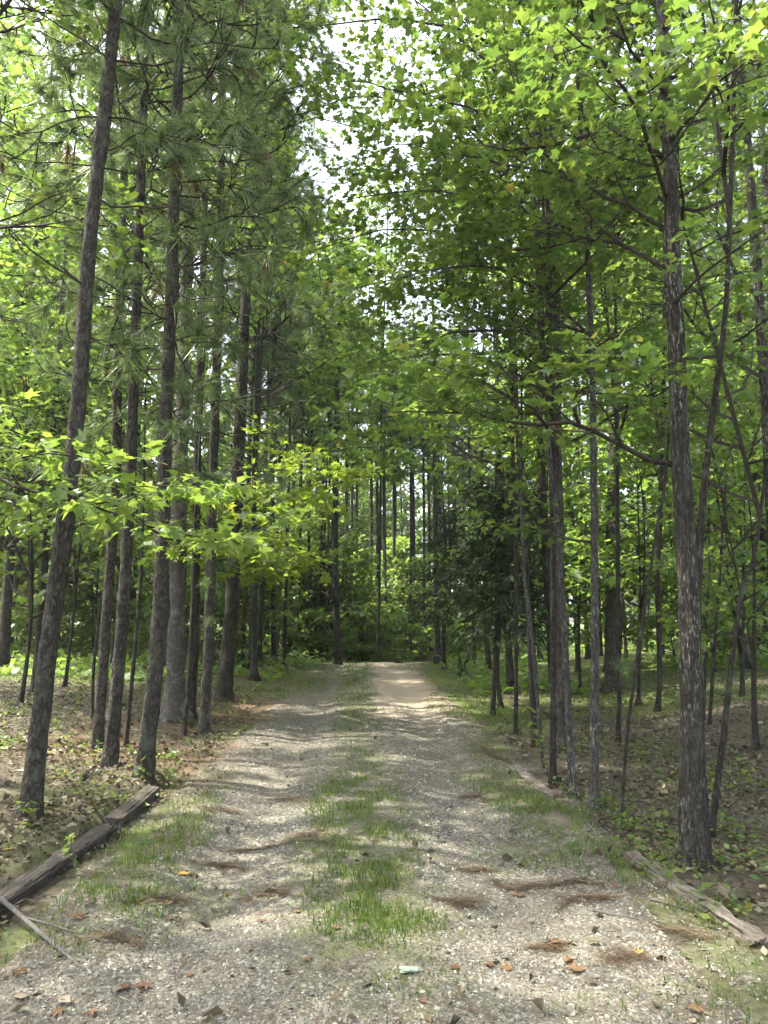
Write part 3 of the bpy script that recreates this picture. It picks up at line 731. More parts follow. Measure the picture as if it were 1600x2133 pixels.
# ------------------------------------------------------------------ trees
def trunk_mesh(P, R, mat, seed, sides=14, rough=.06):
    L = np.linalg.norm(np.diff(P, axis=0), axis=1).sum()
    V, F = tube(P, R, sides, rough, seed)
    m = len(P); W = V[:m * sides].reshape(m, sides, 3); zz = np.maximum(P[:, 2] - P[0, 2] - .12, 0)
    lob = np.tile(vnoise(np.arange(sides) * 5.0 / sides + seed * .37, np.full(sides, seed * 1.7), 3)[None], (m, 1))
    knot = np.exp(-((vnoise(np.arange(m)[:, None] * .21 + seed, np.arange(sides)[None] * .5 + seed, 9) - 1.0) / .16) ** 2)
    W[:] = P[:, None] + (W - P[:, None]) * (1 + (.75 * lob * np.exp(-zz / (.5 * R[0] + .03))[:, None]) + .22 * knot)[..., None]
    return make_mesh('trunk', V, F, [mat], None, True)
def tree_from_px(name, label, cat, sp, pts, wb, wt, H, group=None, flare=1.25, detail=1, depth=None, sides=None):
    """pts: pixels from the foot upward; the trunk stands in the plane of its foot"""
    G = ground_px(*pts[0]) if depth is None else None
    if G is None:
        q = at_depth(pts[0][0], pts[0][1], depth); G = np.array([q[0], depth, float(height(q[0], depth))])
    Yd = G[1]; path = [G - UP * .12, G + UP * .0]
    for (px, py) in pts[1:]: path.append(at_depth(px, py, Yd))
    top = path[-1]; d = nrm(path[-1] - path[-2]) if len(path) > 2 else UP
    d = nrm(d * .6 + UP * .6)
    rr = np.random.default_rng(int(abs(pts[0][0] * 7 + pts[0][1])))
    while path[-1][2] < G[2] + H - .5:
        step = min(2.5, G[2] + H - path[-1][2])
        d = nrm(d + rr.normal(0, .02, 3)); path.append(path[-1] + d * step / d[2])
    path = np.array(path)
    if len(pts) > 2: path[2:, 1] += np.cumsum(rr.normal(0, .02, len(path) - 2))
    m = int(np.clip(H / (.09 if detail else .3), 24, 200)); P = catmull(path, m)
    zz = P[:, 2] - G[2]
    rb = wb * .71 / 2 / F_PX * Yd; ztop = pts[-1]; zt = max(at_depth(pts[-1][0], pts[-1][1], Yd)[2] - G[2], .5); rt = wt * .78 / 2 / F_PX * Yd
    R = np.interp(zz, [0, zt, H], [rb, rt, min(rt * .5, .02)])
    R = R * (1 + (flare - 1) * np.exp(-np.maximum(zz, 0) / (rb * 2.6)))
    root = empty(name, G)
    me = trunk_mesh(P - G, R, M[sp], int(pts[0][0]), sides or (16 if detail else 9), .10 if detail else .06)
    obj('trunk', me, root)
    tag(root, label, cat, group)
    root['_p'] = 0; del root['_p']
    return root, P, R
def at_z(P, z):
    k = int(np.argmin(np.abs(P[:, 2] - z))); return P[k]
def crown_on(root, P, cr, z0, rz, sc=1.0, **mk):
    p = at_z(P, P[1][2] + z0); q = P[-1]; dz = max(q[2] - p[2], 1)
    tilt = ((q[0] - p[0]) / dz, (q[1] - p[1]) / dz)
    return cr.place(root, p, rz, sc, tilt, **mk)

def stub(root, P, R, z, az, L, r=.012, droop=-.3, mat='twig', seed=0):
    """a bare dead branch on a trunk"""
    rr = np.random.default_rng(seed + int(z * 100)); p = at_z(P, z) - np.array(root.location); d = nrm(np.array([math.cos(az), math.sin(az), droop])); Q = [p]
    n = 8
    for k in range(n):
        d = nrm(d + rr.normal(0, .18, 3) + UP * .06); Q.append(Q[-1] + d * L / n)
    V, F = tube(np.array(Q), np.linspace(r, r * .35, n + 1), 6)
    return obj('branch', make_mesh('branch', V, F, [M[mat]], None, True), root)

T = {}
def pine(key, label, pts, wb, wt, H, z0, rz, var=0, sc=1.0, sp='bark_pine', group=None, lowvar=None, **kw):
    root, P, R = tree_from_px('pine_tree', label, 'pine tree', sp, pts, wb, wt, H, group, **kw)
    crown_on(root, P, PINES[var] if lowvar is None else PINE_LOW[lowvar], z0, rz, sc, size=1.0)
    T[key] = (root, P, R); return T[key]
def gum(key, name, label, pts, wb, wt, H, z0, rz, cr, sc=1.0, sp='bark_oak', leafm='leaf', tmpl=LEAF3, size=.085, cat='tree', group=None, **kw):
    root, P, R = tree_from_px(name, label, cat, sp, pts, wb, wt, H, group, **kw)
    if cr is not None: crown_on(root, P, cr, z0, rz, sc, leafm=leafm, tmpl=tmpl, size=size)
    T[key] = (root, P, R); return T[key]

# -- left of the driveway, front to back
pine('L1', 'leaning scaly pine nearest the camera on the left, foot beside the old timber', [(62, 1700), (108, 1300), (160, 900), (190, 500), (245, 0)], 52, 34, 15, 5.4, .4, 0, .9)
pine('D', 'straight scaly pine standing right behind the far end of the left timber', [(300, 1615), (330, 1300), (345, 900), (357, 600), (366, 300), (378, 0)], 46, 27, 16, 4.8, 1.9, 1)
pine('B', 'pine second behind the left timber, touching a thinner pine at its left', [(230, 1595), (254, 1300), (272, 1000), (282, 700), (292, 400), (305, 0)], 36, 22, 16, 3.9, 3.1, 2, .95)
pine('A', 'thinner pine leaning against its neighbour at the left of the pine pair', [(203, 1558), (222, 1300), (240, 1000), (248, 700), (258, 400), (263, 60)], 30, 20, 15, 3.6, 4.6, 3, .9)
gum('C', 'sapling', 'pencil thin bare sapling between two scaly pines left of the driveway', [(262, 1556), (272, 1430), (288, 1250), (296, 1130)], 12, 8, 4.5, 2.6, 0, SLIM[0], .35, 'bark_dark', cat='sapling')
gum('E', 'hardwood_tree', 'thick smooth grey trunk with flared foot in the middle of the pines', [(362, 1500), (370, 1250), (378, 950), (390, 600), (405, 0)], 46, 30, 18, 7.0, .5, GUMS[0], 1.1, 'bark_grey', flare=1.8)
pine('F2', 'slim dark pine hugging the right side of the grey trunk', [(398, 1494), (405, 1300), (410, 900), (424, 500), (434, 200)], 22, 17, 15, 4.2, 5.2, 0, .95, 'bark_dark')
gum('F', 'sweetgum_tree', 'thin young sweetgum with sunlit yellow green boughs behind the scaly pines', [(384, 1532), (392, 1420), (400, 1250), (404, 1100), (412, 960)], 11, 8, 6.5, 0, 0, None, sp='bark_dark')
pine('G', 'slim pine on the needle bank, third from the driveway edge', [(424, 1528), (436, 1300), (446, 900), (456, 600), (461, 250)], 29, 21, 17, 3.4, 2.2, 1, 1.0)
pine('H', 'dark stout pine closest to the left driveway edge beyond the bank', [(465, 1460), (482, 1270), (497, 950), (509, 680), (514, 560), (520, 300)], 42, 24, 18, 4.2, .9, 2, 1.15, 'bark_dark')
gum('I', 'slender_tree', 'slender dark trunk showing behind the leaning pine at far left', [(72, 1448), (92, 1180), (112, 900), (125, 700)], 22, 15, 11, 4.4, .7, GUMS[1], .8, 'bark_dark')
gum('J', 'sapling', 'crooked thin sapling left of the pine pair', [(192, 1496), (196, 1380), (210, 1250), (228, 1160)], 9, 6, 5.5, 2.6, 2, SLIM[1], .45, 'bark_dark', cat='sapling')
gum('K', 'slender_tree', 'trunk tilting right at the left picture edge', [(6, 1366), (22, 1270), (42, 1150), (60, 960)], 18, 12, 11, 4.6, 3.2, GUMS[2], .9, 'bark_dark')
# -- right of the driveway
gum('R1', 'oak_tree', 'big dark oak with pale lichen streaks and a limb over the driveway at right', [(1450, 1806), (1442, 1500), (1430, 1200), (1412, 900), (1400, 600), (1390, 300), (1384, 120)], 66, 32, 12, 5.6, .3, GUMS[0], .75, 'bark_oak', size=.085, tmpl=LEAF5, sides=28)
gum('R1b', 'oak_tree', 'second dark trunk right behind the big lichened oak', [(1436, 1762), (1448, 1300), (1456, 1080), (1472, 900), (1490, 730), (1500, 560)], 27, 13, 11, 5.0, 1.7, GUMS[1], .7, 'bark_dark', tmpl=LEAF3)
gum('R1c', 'slender_tree', 'thin dark tree leaning right beside the big lichened oak', [(1480, 1748), (1502, 1540), (1524, 1360), (1548, 1210), (1575, 1110)], 20, 9, 7.0, 2.6, 3.3, SLIM[2], .8, 'bark_dark', flare=1.15)
gum('R2', 'sweetgum_tree', 'slender trunk with white lichen blotches left of the big oak', [(1238, 1682), (1240, 1300), (1236, 1000), (1230, 700), (1213, 380)], 25, 13, 10, 4.4, 2.1, GUMS[2], .65, 'bark_lichen')
gum('R3', 'sweetgum_tree', 'slim lichened tree leaning left, second left of the big oak', [(1194, 1655), (1186, 1480), (1174, 1260), (1160, 1060), (1146, 930)], 20, 13, 9, 3.6, 4.2, GUMS[3], .55, 'bark_lichen')
gum('R4', 'slender_tree', 'slim straight tree in front of the broad trunk on the right verge', [(1152, 1632), (1151, 1300), (1148, 1000), (1146, 800)], 19, 13, 9, 3.4, 5.5, SLIM[0], 1.0, 'bark_dark')
gum('R4b', 'oak_tree', 'broad straight trunk rising behind the slim trees on the right verge', [(1172, 1566), (1164, 1300), (1156, 900), (1150, 500), (1148, 100)], 40, 29, 17, 8.2, 1.1, GUMS[1], 1.15, 'bark_pine')
gum('R5', 'sapling', 'crooked thin sapling at the right gravel edge with leafy shoots', [(1130, 1600), (1122, 1500), (1112, 1370), (1098, 1250), (1090, 1150)], 11, 8, 6, 3.0, 2.5, SLIM[1], .6, 'bark_lichen', cat='sapling')
gum('R6', 'slender_tree', 'dark slim tree behind the crooked sapling on the right verge', [(1114, 1556), (1106, 1380), (1094, 1180), (1080, 980)], 19, 12, 11, 4.8, .4, GUMS[3], .7, 'bark_dark')
gum('R7', 'slender_tree', 'thin upright tree by the right grass verge, left of the crooked sapling', [(1074, 1530), (1076, 1400), (1075, 1200), (1070, 1000)], 12, 9, 9, 3.8, 1.4, SLIM[2], 1.1, 'bark_dark')
gum('R10', 'pine_sapling', 'spindly leaning pine sapling between the lichened tree and the big oak', [(1294, 1712), (1300, 1560), (1316, 1400), (1342, 1230), (1362, 1110), (1380, 1010)], 9, 8, 3.3, 0, 0, None, sp='bark_dark', cat='sapling', flare=1.1)
gum('R11', 'slender_tree', 'thin dark stem behind the spindly pine sapling', [(1288, 1545), (1290, 1400), (1286, 1200), (1282, 850)], 13, 10, 10, 4.2, 4.4, SLIM[0], 1.1, 'bark_dark')
gum('R12', 'slender_tree', 'slim tree with crooked foot on the right forest floor left of the big oak', [(1370, 1482), (1374, 1400), (1370, 1200), (1378, 1000), (1384, 700)], 15, 12, 12, 4.5, 2.8, GUMS[2], .9, 'bark_dark')
pine('R13', 'dark pine trunk standing back between the lichened trees', [(1272, 1442), (1274, 1200), (1280, 850), (1284, 500)], 33, 25, 19, 7.0, 2.0, 3, 1.2, 'bark_pine')
gum('R14', 'oak_tree', 'black looking trunk deep in the wood left of the big oak', [(1390, 1326), (1388, 1100), (1384, 850)], 26, 18, 22, 8, 1.0, FARS[0], .9, 'bark_dark', 'leaf_far', LEAFM, .2)
gum('R15', 'pine_sapling', 'straight thin pine sapling with a tufted tip right of the big oak', [(1478, 1510), (1490, 1330), (1502, 1150), (1513, 990)], 10, 6, 3.9, 0, 0, None, sp='bark_dark', cat='sapling', flare=1.1)
gum('R15b', 'sapling', 'bare thin sapling just right of the big oak', [(1466, 1500), (1474, 1300), (1480, 1150)], 8, 5, 5, 2.8, 0, SLIM[1], .4, 'bark_dark', cat='sapling')
gum('R16', 'sweetgum_tree', 'tree at the right picture edge bending left toward its top', [(1640, 1560), (1612, 1200), (1594, 850), (1572, 500), (1545, 200), (1532, 40)], 30, 24, 11, 4.0, .2, GUMS[3], .85, 'bark_oak', tmpl=LEAF3)
gum('R17', 'slender_tree', 'dark trunk at the right picture edge, far back', [(1594, 1365), (1586, 1150), (1578, 950)], 15, 12, 14, 5, 2.2, FARS[1], .6, 'bark_dark', 'leaf_far', LEAFM, .18)
def side_tree(name, label, x, y, H, r0, cr, z0, rz, sc, leafm, size, bark_='bark_dark', tmpl=None, cat='tree', group=None, uniq=False):
    z = float(height(x, y)); root = empty(name, (x, y, z)); n_ = 40; u = np.linspace(0, 1, n_)
    P = np.stack([.12 * np.sin(u * 4 + x), .12 * np.cos(u * 3.4 + y), u * H - .1], -1); P[:, :2] -= P[0, :2]
    obj('trunk', trunk_mesh(P, r0 * (1 - .85 * u) * (1 + .4 * np.exp(-u * H / .3)), M[bark_], int(abs(x * 10)), 12, .05), root)
    crown_on(root, P + [x, y, z], cr, z0, rz, sc, leafm=leafm, tmpl=tmpl or LEAFM, size=size, uniq=uniq)
    tag(root, label, cat, group)
side_tree('broadleaf_tree', 'tall leafy tree beyond the left picture edge behind the near pine boughs', -8.2, 11.5, 15, .13, FARS[1], 4.2, 1.0, .9, 'leaf_far', .13)
side_tree('broadleaf_tree', 'unseen tall tree added outside the left edge to shade the near gravel', -6.4, 4.6, 14, .13, FARS[2], 4.8, 2.0, .8, 'leaf', .14, tmpl=LEAFQ)  # out of view, added for the shade it throws on the gravel
side_tree('broadleaf_tree', 'unseen tree added outside the lower left edge to shade the bottom of the picture', -5.3, 2.9, 14, .13, FARS[0], 4.4, 3.0, .8, 'leaf', .14, tmpl=LEAFQ)  # another unseen crown, put in to darken the foreground
z_ = float(height(-4.9, 6.6)); rt_ = empty('pine_tree', (-4.9, 6.6, z_)); u_ = np.linspace(0, 1, 50)
P_ = np.stack([.1 * np.sin(u_ * 4), .1 * np.cos(u_ * 3) - .1, u_ * 15 - .1], -1); obj('trunk', trunk_mesh(P_, .12 * (1 - .85 * u_), M['bark_pine'], 7, 14, .06), rt_)
crown_on(rt_, P_ + [-4.9, 6.6, z_], PINES[2], 4.3, 2.6, 1.05, size=1.0); tag(rt_, 'near pine beyond the left edge whose needle boughs reach into the upper left corner', 'pine tree')
for i, (x_, y_, z0_, sc_, lab_) in enumerate([(-3.3, 18.5, 4.8, 1.6, 'leafy tree on the left verge arching over the far driveway'), (3.0, 17.2, 4.8, 1.5, 'leafy tree on the right verge arching over the far driveway'), (3.4, 23.5, 5.0, 1.5, 'leafy tree at the right end of the driveway, arching over it'), (-3.8, 25.0, 5.0, 1.6, 'leafy tree at the left end of the driveway, arching over it'), (2.9, 12.2, 4.8, 1.2, 'slim leafy tree beside the cedars leaning its crown over the driveway')]):
    side_tree('sweetgum_tree', lab_, x_, y_, z0_ + 7.5 * sc_ * .85, .09, GUMS[i % 4], z0_, i * 2.1 + .5, sc_, 'leaf_far', .105, 'bark_dark', LEAFM, uniq=True)
for i, (px, py, H, sc) in enumerate([(1330, 1470, 5.0, 1.15), (1420, 1440, 6.0, 1.4), (1545, 1450, 5.0, 1.2), (1210, 1440, 5.5, 1.2), (1120, 1430, 6.0, 1.3), (1490, 1400, 6.5, 1.5), (1280, 1395, 6.5, 1.5), (1575, 1560, 3.6, .85)]):
    Gq = ground_px(px, py); lab = ['leafy young tree behind the spindly pine sapling', 'leafy young tree just behind the big oak', 'leafy young tree at the right edge behind the thin leaning tree', 'leafy young tree behind the two lichened trees', 'leafy young tree behind the crooked sapling', 'bushy young tree deep right of the big oak', 'bushy young tree deep behind the lichened trunk', 'small leafy tree on the bank at the right edge'][i]
    side_tree('young_tree', lab, Gq[0], Gq[1], H, .035, UND[i % 3], H * .28, i * 1.1, sc * .85, 'leaf_far', .115, tmpl=LEAFM)
for i, (px, py, H, sc) in enumerate([(40, 1470, 5.0, 1.2), (135, 1430, 6.0, 1.4), (-30, 1420, 6.5, 1.6), (330, 1420, 6.0, 1.3), (230, 1395, 6.5, 1.5), (445, 1400, 6.5, 1.4)]):
    Gq = ground_px(px, py); lab = ['leafy young tree at the left edge behind the leaning pine', 'leafy young tree between the leaning pine and the pine pair', 'bushy young tree at the very left edge', 'leafy young tree behind the straight pine', 'leafy young tree deep behind the pine pair', 'leafy young tree behind the stout dark pine'][i]
    side_tree('young_tree', lab, Gq[0], Gq[1], H, .035, UND[(i + 1) % 3], H * .25, i * 1.7, sc * .85, 'leaf_far', .115, tmpl=LEAFM)
# -- cedars: two thin stems carrying the dark mass of foliage
def cedar(key, label, pts, wb, wt, H, z0, z1, rad, seed, n=3800):
    root, P, R = tree_from_px('cedar_tree', label, 'cedar tree', 'bark_dark', pts, wb, wt, H)
    rr = np.random.default_rng(seed); S = []; L = []
    for k in range(64):
        u = rr.random(); p = at_z(P, P[1][2] + z0 + u * (z1 - z0)) - np.array(root.location); az = rr.uniform(0, 6.28)
        ln = rad * (1.05 - .6 * u) * rr.uniform(.5, 1.15); d = nrm(np.array([math.cos(az), math.sin(az), rr.uniform(-.25, .35)])); m = 7
        for q in range(m):
            d = nrm(d + rr.normal(0, .12, 3) - UP * .05); e = p + d * ln / m; S.append((*p, *e, .008 * (1 - q / m) + .002, .008 * (1 - (q + 1) / m) + .002)); p = e
            for c in range(int(n / 64 / m) + 1):
                h = nrm(d + rr.normal(0, .7, 3) - UP * .35); L.append((*(p + rr.normal(0, .07, 3)), *h, *rr.normal(0, 1, 3)))
    L = np.array(L); a = Acc(); a.add(*prisms(S), 0)
    narrow = (LEAFQ[0] * np.array([.45, 1, 1]), LEAFQ[1]); sz = leaf_sizes(rr, len(L), .14)
    kp = np.ones(len(L), bool)
    a.add(*leaves(narrow, L[kp, :3], L[kp, 3:6], L[kp, 6:], sz[kp]), 1)
    o = obj('crown', a.mesh('crown', [M['twig'], M['cedar']]), root); o['kind'] = 'stuff'; T[key] = (root, P, R)
cedar('R8', 'dark red cedar with drooping black green foliage on the right verge', [(1026, 1492), (1032, 1380), (1036, 1250), (1034, 1050)], 14, 10, 4.4, 1.5, 4.1, 1.45, 3)
cedar('R9', 'smaller dark cedar just behind the drooping cedar on the right verge', [(1044, 1476), (1036, 1400), (1042, 1280), (1046, 1120)], 13, 9, 4.6, 1.6, 4.3, 1.4, 4)
cedar('R9b', 'dark cedar farther back on the right of the driveway, left of the drooping cedar', [(926, 1396), (924, 1330), (930, 1200), (926, 1100)], 12, 9, 5.6, 1.8, 5.3, 1.6, 6)

# -- far trees one can place from the picture
FL = [(505, 1388, 11, 0), (521, 1392, 12, 0), (541, 1386, 14, 0), (571, 1372, 13, 0), (592, 1387, 10, 0), (604, 1352, 13, 0), (619, 1350, 12, 0), (634, 1348, 12, 0), (555, 1360, 12, 0),
      (649, 1372, 10, 1), (669, 1374, 9, 1), (684, 1377, 9, 1), (704, 1384, 21, 1), (722, 1362, 8, 1), (785, 1381, 8, 1), (806, 1362, 8, 1), (862, 1352, 11, 1),
      (912, 1383, 17, 0), (940, 1372, 8, 0), (950, 1368, 8, 0), (972, 1370, 10, 0), (988, 1392, 11, 0), (1003, 1360, 9, 0), (1205, 1400, 14, 0), (1225, 1372, 14, 0), (1330, 1380, 12, 1), (1090, 1372, 12, 0), (1130, 1362, 11, 0)]
rx_ = np.random.default_rng(77)
for px_ in list(range(488, 640, 17)) + list(range(655, 900, 19)) + list(range(880, 1010, 17)) + list(range(1050, 1260, 26)) + list(range(1300, 1600, 40)):
    FL.append((px_ + rx_.uniform(-6, 6), rx_.uniform(1346, 1376), rx_.uniform(6.5, 11), 0 if px_ < 640 or rx_.random() < .6 else 1))
for i, (px, py, w, k) in enumerate(FL):
    side = 'in the row of trunks left of the driveway bend' if px < 645 else ('in the gap where the driveway bends away' if px < 880 else 'in the row of trunks right of the driveway bend')
    grp = 'far trunks ' + side[3:]
    lab = ('slim straight pine ' if k == 0 else 'slender dark trunked tree ') + side
    if w == 21: lab, grp = 'thickest dark trunk at the end of the driveway, just left of the gravel track', None
    if px == 912: lab, grp = 'straight brown pine at the right end of the driveway, beside the dark cedar', None
    rz = i * 1.7; top = (px + (800 - px) * .06 + (8 if k else 0) * ((i % 3) - 1), py - 500)
    if k == 0: pine('far%d' % i, lab, [(px, py), (px + (800 - px) * .03, py - 250), top], w, w * .72, 17 + (i % 4) * 1.5, (6.5 if i < 28 else 9.0) + (i % 3), rz, i % 4, 1.05 if i < 28 else .9, 'bark_pine' if i % 2 else 'bark_dark', grp, None if i < 28 else i % 2, detail=0)
    else: gum('far%d' % i, 'broadleaf_tree', lab, [(px, py), (px + 6 * ((i % 3) - 1), py - 200), top], w, w * .7, 18 + i % 4, 9.5 + (i % 3), rz, SLIM[i % 3] if i > 27 else FARS[i % 4], 1.1 if i > 27 else .62, 'bark_dark', 'leaf_far', LEAFM, .20, group=grp, detail=0)
# -- the rest of the wood behind
rw = np.random.default_rng(17); placed = [tuple(v[0].location[:2]) for v in T.values()]
def wood(n, y0, y1, kind, seed):
    rr = np.random.default_rng(seed); c = 0; tries = 0
    while c < n and tries < 6000:
        tries += 1
        y = y0 + (y1 - y0) * rr.random(); x = rr.uniform(-1, 1) * (.55 * y + 1.2)
        cor = 3.4 if y < 34 else 1.5
        if abs(x - float(road_c(y))) < cor or min((x - p[0]) ** 2 + (y - p[1]) ** 2 for p in placed) < (1.3 if y < 30 else 2.2) ** 2: continue
        cr_ = PINES[c % 4] if kind == 'pine' else FARS[c % 4]
        if 1 - shaft_keep(cr_.P + [x, y, 6.0 if kind == 'pine' else 2.3], rr).mean() > .07: continue
        placed.append((x, y)); c += 1
        z = float(height(x, y)); sd = 'left' if x < road_c(y) else 'right'
        root = empty('pine_tree' if kind == 'pine' else 'broadleaf_tree', (x, y, z))
        H = rr.uniform(15, 20) if kind == 'pine' else rr.uniform(12, 18); r0 = rr.uniform(.09, .17) if kind == 'pine' else rr.uniform(.06, .13)
        lean = rr.normal(0, .03, 2); n_ = 26; u = np.linspace(0, 1, n_)
        P = np.stack([lean[0] * H * u + .10 * np.sin(u * 6 + x), lean[1] * H * u + .1 * np.cos(u * 5 + y) - .1, u * H - .1], -1); P[:, 0] -= P[0, 0]; P[:, 1] -= P[0, 1]
        R = r0 * (1 - .85 * u) * (1 + .4 * np.exp(-u * H / .3))
        obj('trunk', trunk_mesh(P, R, M['bark_dark' if (kind != 'pine' or c % 2) else 'bark_pine'], c, 8, .05), root)
        if kind == 'pine':
            crown_on(root, P + [x, y, z], PINES[c % 4], H * .38, rr.uniform(0, 6), rr.uniform(.9, 1.15), size=1.0)
            tag(root, 'slim pine standing back in the wood %s of the driveway' % sd, 'pine tree', 'pines in the wood %s of the driveway' % sd)
        else:
            crown_on(root, P + [x, y, z], FARS[c % 4], rr.uniform(1.2, 3.5), rr.uniform(0, 6), rr.uniform(.75, 1.1), leafm='leaf_far', tmpl=LEAFM, size=.20)
            tag(root, 'leafy green broadleaf tree standing back in the wood %s of the driveway' % sd, 'tree', 'leafy trees in the wood %s of the driveway' % sd)
wood(10, 15, 34, 'pine', 1)
wood(9, 16, 34, 'broad', 2)
wood(32, 34, 62, 'broad', 3)
wood(8, 34, 50, 'pine', 4)
wood(24, 62, 95, 'broad', 5)
for i, (x_, y_) in enumerate([(-4.5, 50), (-1.5, 56), (1.5, 53), (-7, 58), (-3, 66), (0.5, 70), (4, 62)]):
    side_tree('broadleaf_tree', 'leafy green broadleaf tree', x_, y_, 17, .12, FARS[i % 4], 1.8, i * 1.3, 1.05, 'leaf_far', .22, group='closing')
for i, (x_, y_) in enumerate([(-9.2, 17.5), (-12.5, 21), (-7.6, 24), (-14, 27), (-10.5, 30), (-5.8, 19.5)]):
    side_tree('broadleaf_tree', 'leafy green broadleaf tree', x_, y_, 19, .13, FARS[(i + 1) % 4], 6.0 + (i % 3), i * 1.9, 1.0, 'leaf_far', .19, group='closing')
# -- young leafy understorey trees, low and bright
def understorey(n, y0, y1, seed, xr=None):
    rr = np.random.default_rng(seed); c = 0
    while c < n:
        y = y0 + (y1 - y0) * rr.random(); x = rr.uniform(-1, 1) * (.55 * y + .8) if xr is None else rr.uniform(*xr)
        if abs(x - float(road_c(y))) < (3.2 if y < 31 else 2.0): continue
        c += 1; z = float(height(x, y)); sd = 'left' if x < road_c(y) else 'right'
        root = empty('understorey_tree', (x, y, z)); H = rr.uniform(2.2, 5.5); u = np.linspace(0, 1, 12)
        P = np.stack([.1 * np.sin(u * 4 + x), .1 * np.cos(u * 3 + y), u * H - .1], -1); P[:, :2] -= P[0, :2]
        obj('trunk', trunk_mesh(P, (.012 + .006 * H) * (1 - .8 * u), M['bark_dark'], c, 7, .05), root)
        UND[c % 3].place(root, (x, y, z + .25 * H * rr.random()), rr.uniform(0, 6), H / 4.0, leafm='leaf_bright', tmpl=LEAFM, size=.16)
        tag(root, 'low bright green leafy young tree in the understorey %s of the driveway' % sd, 'tree', 'young understorey trees %s of the driveway' % sd)
understorey(30, 17, 32, 6)
understorey(44, 32, 60, 7)
understorey(8, 34, 44, 8, (-5, 4))
understorey(6, 30.5, 34, 9, (-6, -1.5))
# -- shrubs
def shrub(px, py, sc, i, label, group=None, leafm='leaf_bush', size=.13, depth_=None):
    G = ground_px(px, py); root = empty('shrub', G)
    BUSH[i % 3].place(root, G + UP * .05, i * 1.3, sc, leafm=leafm, tmpl=LEAFM, size=size)
    V, F = tube(np.array([[0, 0, -.05], [.02, 0, .3 * sc], [0, .02, 1.2 * sc]]), np.array([.016, .012, .006]) * sc, 6)
    obj('stem', make_mesh('stem', V, F, [M['twig']], None, True), root)
    tag(root, label, 'shrub', group)
rr = np.random.default_rng(3)
sh = 0
for (x_, y_, s_) in [(-4.2, 30, .7), (-3.0, 31.5, .9), (-1.9, 31, .7), (-2.2, 33.5, 1.1), (-1.0, 33.0, .8), (-.4, 35, 1.1), (.6, 37, 1.2), (-1.6, 37, 1.3), (2.6, 30.5, .6), (3.4, 32, .9), (4.4, 33.5, 1.1), (-5.4, 31.5, 1.0)]:
    G = np.array([x_, y_, float(height(x_, y_))]); root = empty('shrub', G); BUSH[sh % 3].place(root, G + UP * .03, sh * 1.9, s_, leafm='leaf_bright', tmpl=LEAFM, size=.15)
    V, F = tube(np.array([[0, 0, -.05], [.02, 0, .3 * s_], [0, .02, 1.2 * s_]]), np.array([.016, .012, .006]) * s_, 6); obj('stem', make_mesh('stem', V, F, [M['twig']], None, True), root)
    tag(root, 'bright shrub just past the crest', 'shrub', 'crest shrubs'); sh += 1
for px in range(-40, 480, 34):
    shrub(px + rr.uniform(-12, 12), rr.uniform(1340, 1392), rr.uniform(.5, 1.1), sh, 'leafy green shrub in the undergrowth behind the left trunks', 'shrubs behind the left trunks'); sh += 1
for px in range(640, 905, 26):
    shrub(px + rr.uniform(-8, 8), rr.uniform(1345, 1366), rr.uniform(.8, 1.6), sh, 'bright green shrub at the end of the driveway', 'shrubs at the end of the driveway'); sh += 1
for px in range(940, 1640, 40):
    shrub(px + rr.uniform(-14, 14), rr.uniform(1338, 1385), rr.uniform(.5, 1.1), sh, 'low green shrub in the undergrowth behind the right trunks', 'shrubs behind the right trunks'); sh += 1
print('shaft-filtered crowns', Crown.place.__defaults__[1] if Crown.place.__defaults__ else '')
# ------------------------------------------------------------------ hero boughs with separate leaves
def leaf_objects(parent, L, n_max, size, mat, rng, meshes):
    """the leaves that show largest become parts of their own; the rest stay in one foliage mesh"""
    Pw = L[:, :3]; dist = np.linalg.norm(Pw - np.array([0, 0, CAM_H]), axis=1)
    fr = np.abs(Pw[:, 0] / Pw[:, 1]) < .56
    order = np.argsort(dist + np.where(fr, 0, 50)); own = order[:n_max]; rest = order[n_max:]
    base = np.array(parent.parent.location) if parent.parent else np.array(parent.location)
    sz = leaf_sizes(rng, len(L), size)
    for k in own:
        y = nrm(L[k, 3:6]); x = nrm(np.cross(y, L[k, 6:])); z = np.cross(x, y)
        from mathutils import Matrix
        m = Matrix(((x[0] , y[0], z[0], 0), (x[1], y[1], z[1], 0), (x[2], y[2], z[2], 0), (0, 0, 0, 1)))
        o = bpy.data.objects.new('leaf', meshes[k % len(meshes)]); COL.objects.link(o); o.parent = parent
        o.rotation_euler = m.to_euler(); o.location = L[k, :3] - base; o.scale = (sz[k],) * 3
    return rest, sz
def leaf_variants(mat, seed, n=4):
    rr = np.random.default_rng(seed); out = []
    for k in range(n):
        tv, tf = LEAF5; v = tv.copy(); v[1:, :2] *= rr.uniform(.88, 1.1, (len(v) - 1, 1)); v[1:, 0] *= rr.uniform(.9, 1.1)
        r2 = (v[:, 0] ** 2 + (v[:, 1] - .4) ** 2); v[:, 2] = -rr.uniform(.15, .6) * r2 + rr.uniform(.1, .5) * np.abs(v[:, 0]) - .0
        out.append(make_mesh('leaf', v, tf, [M[mat]]))
    return out
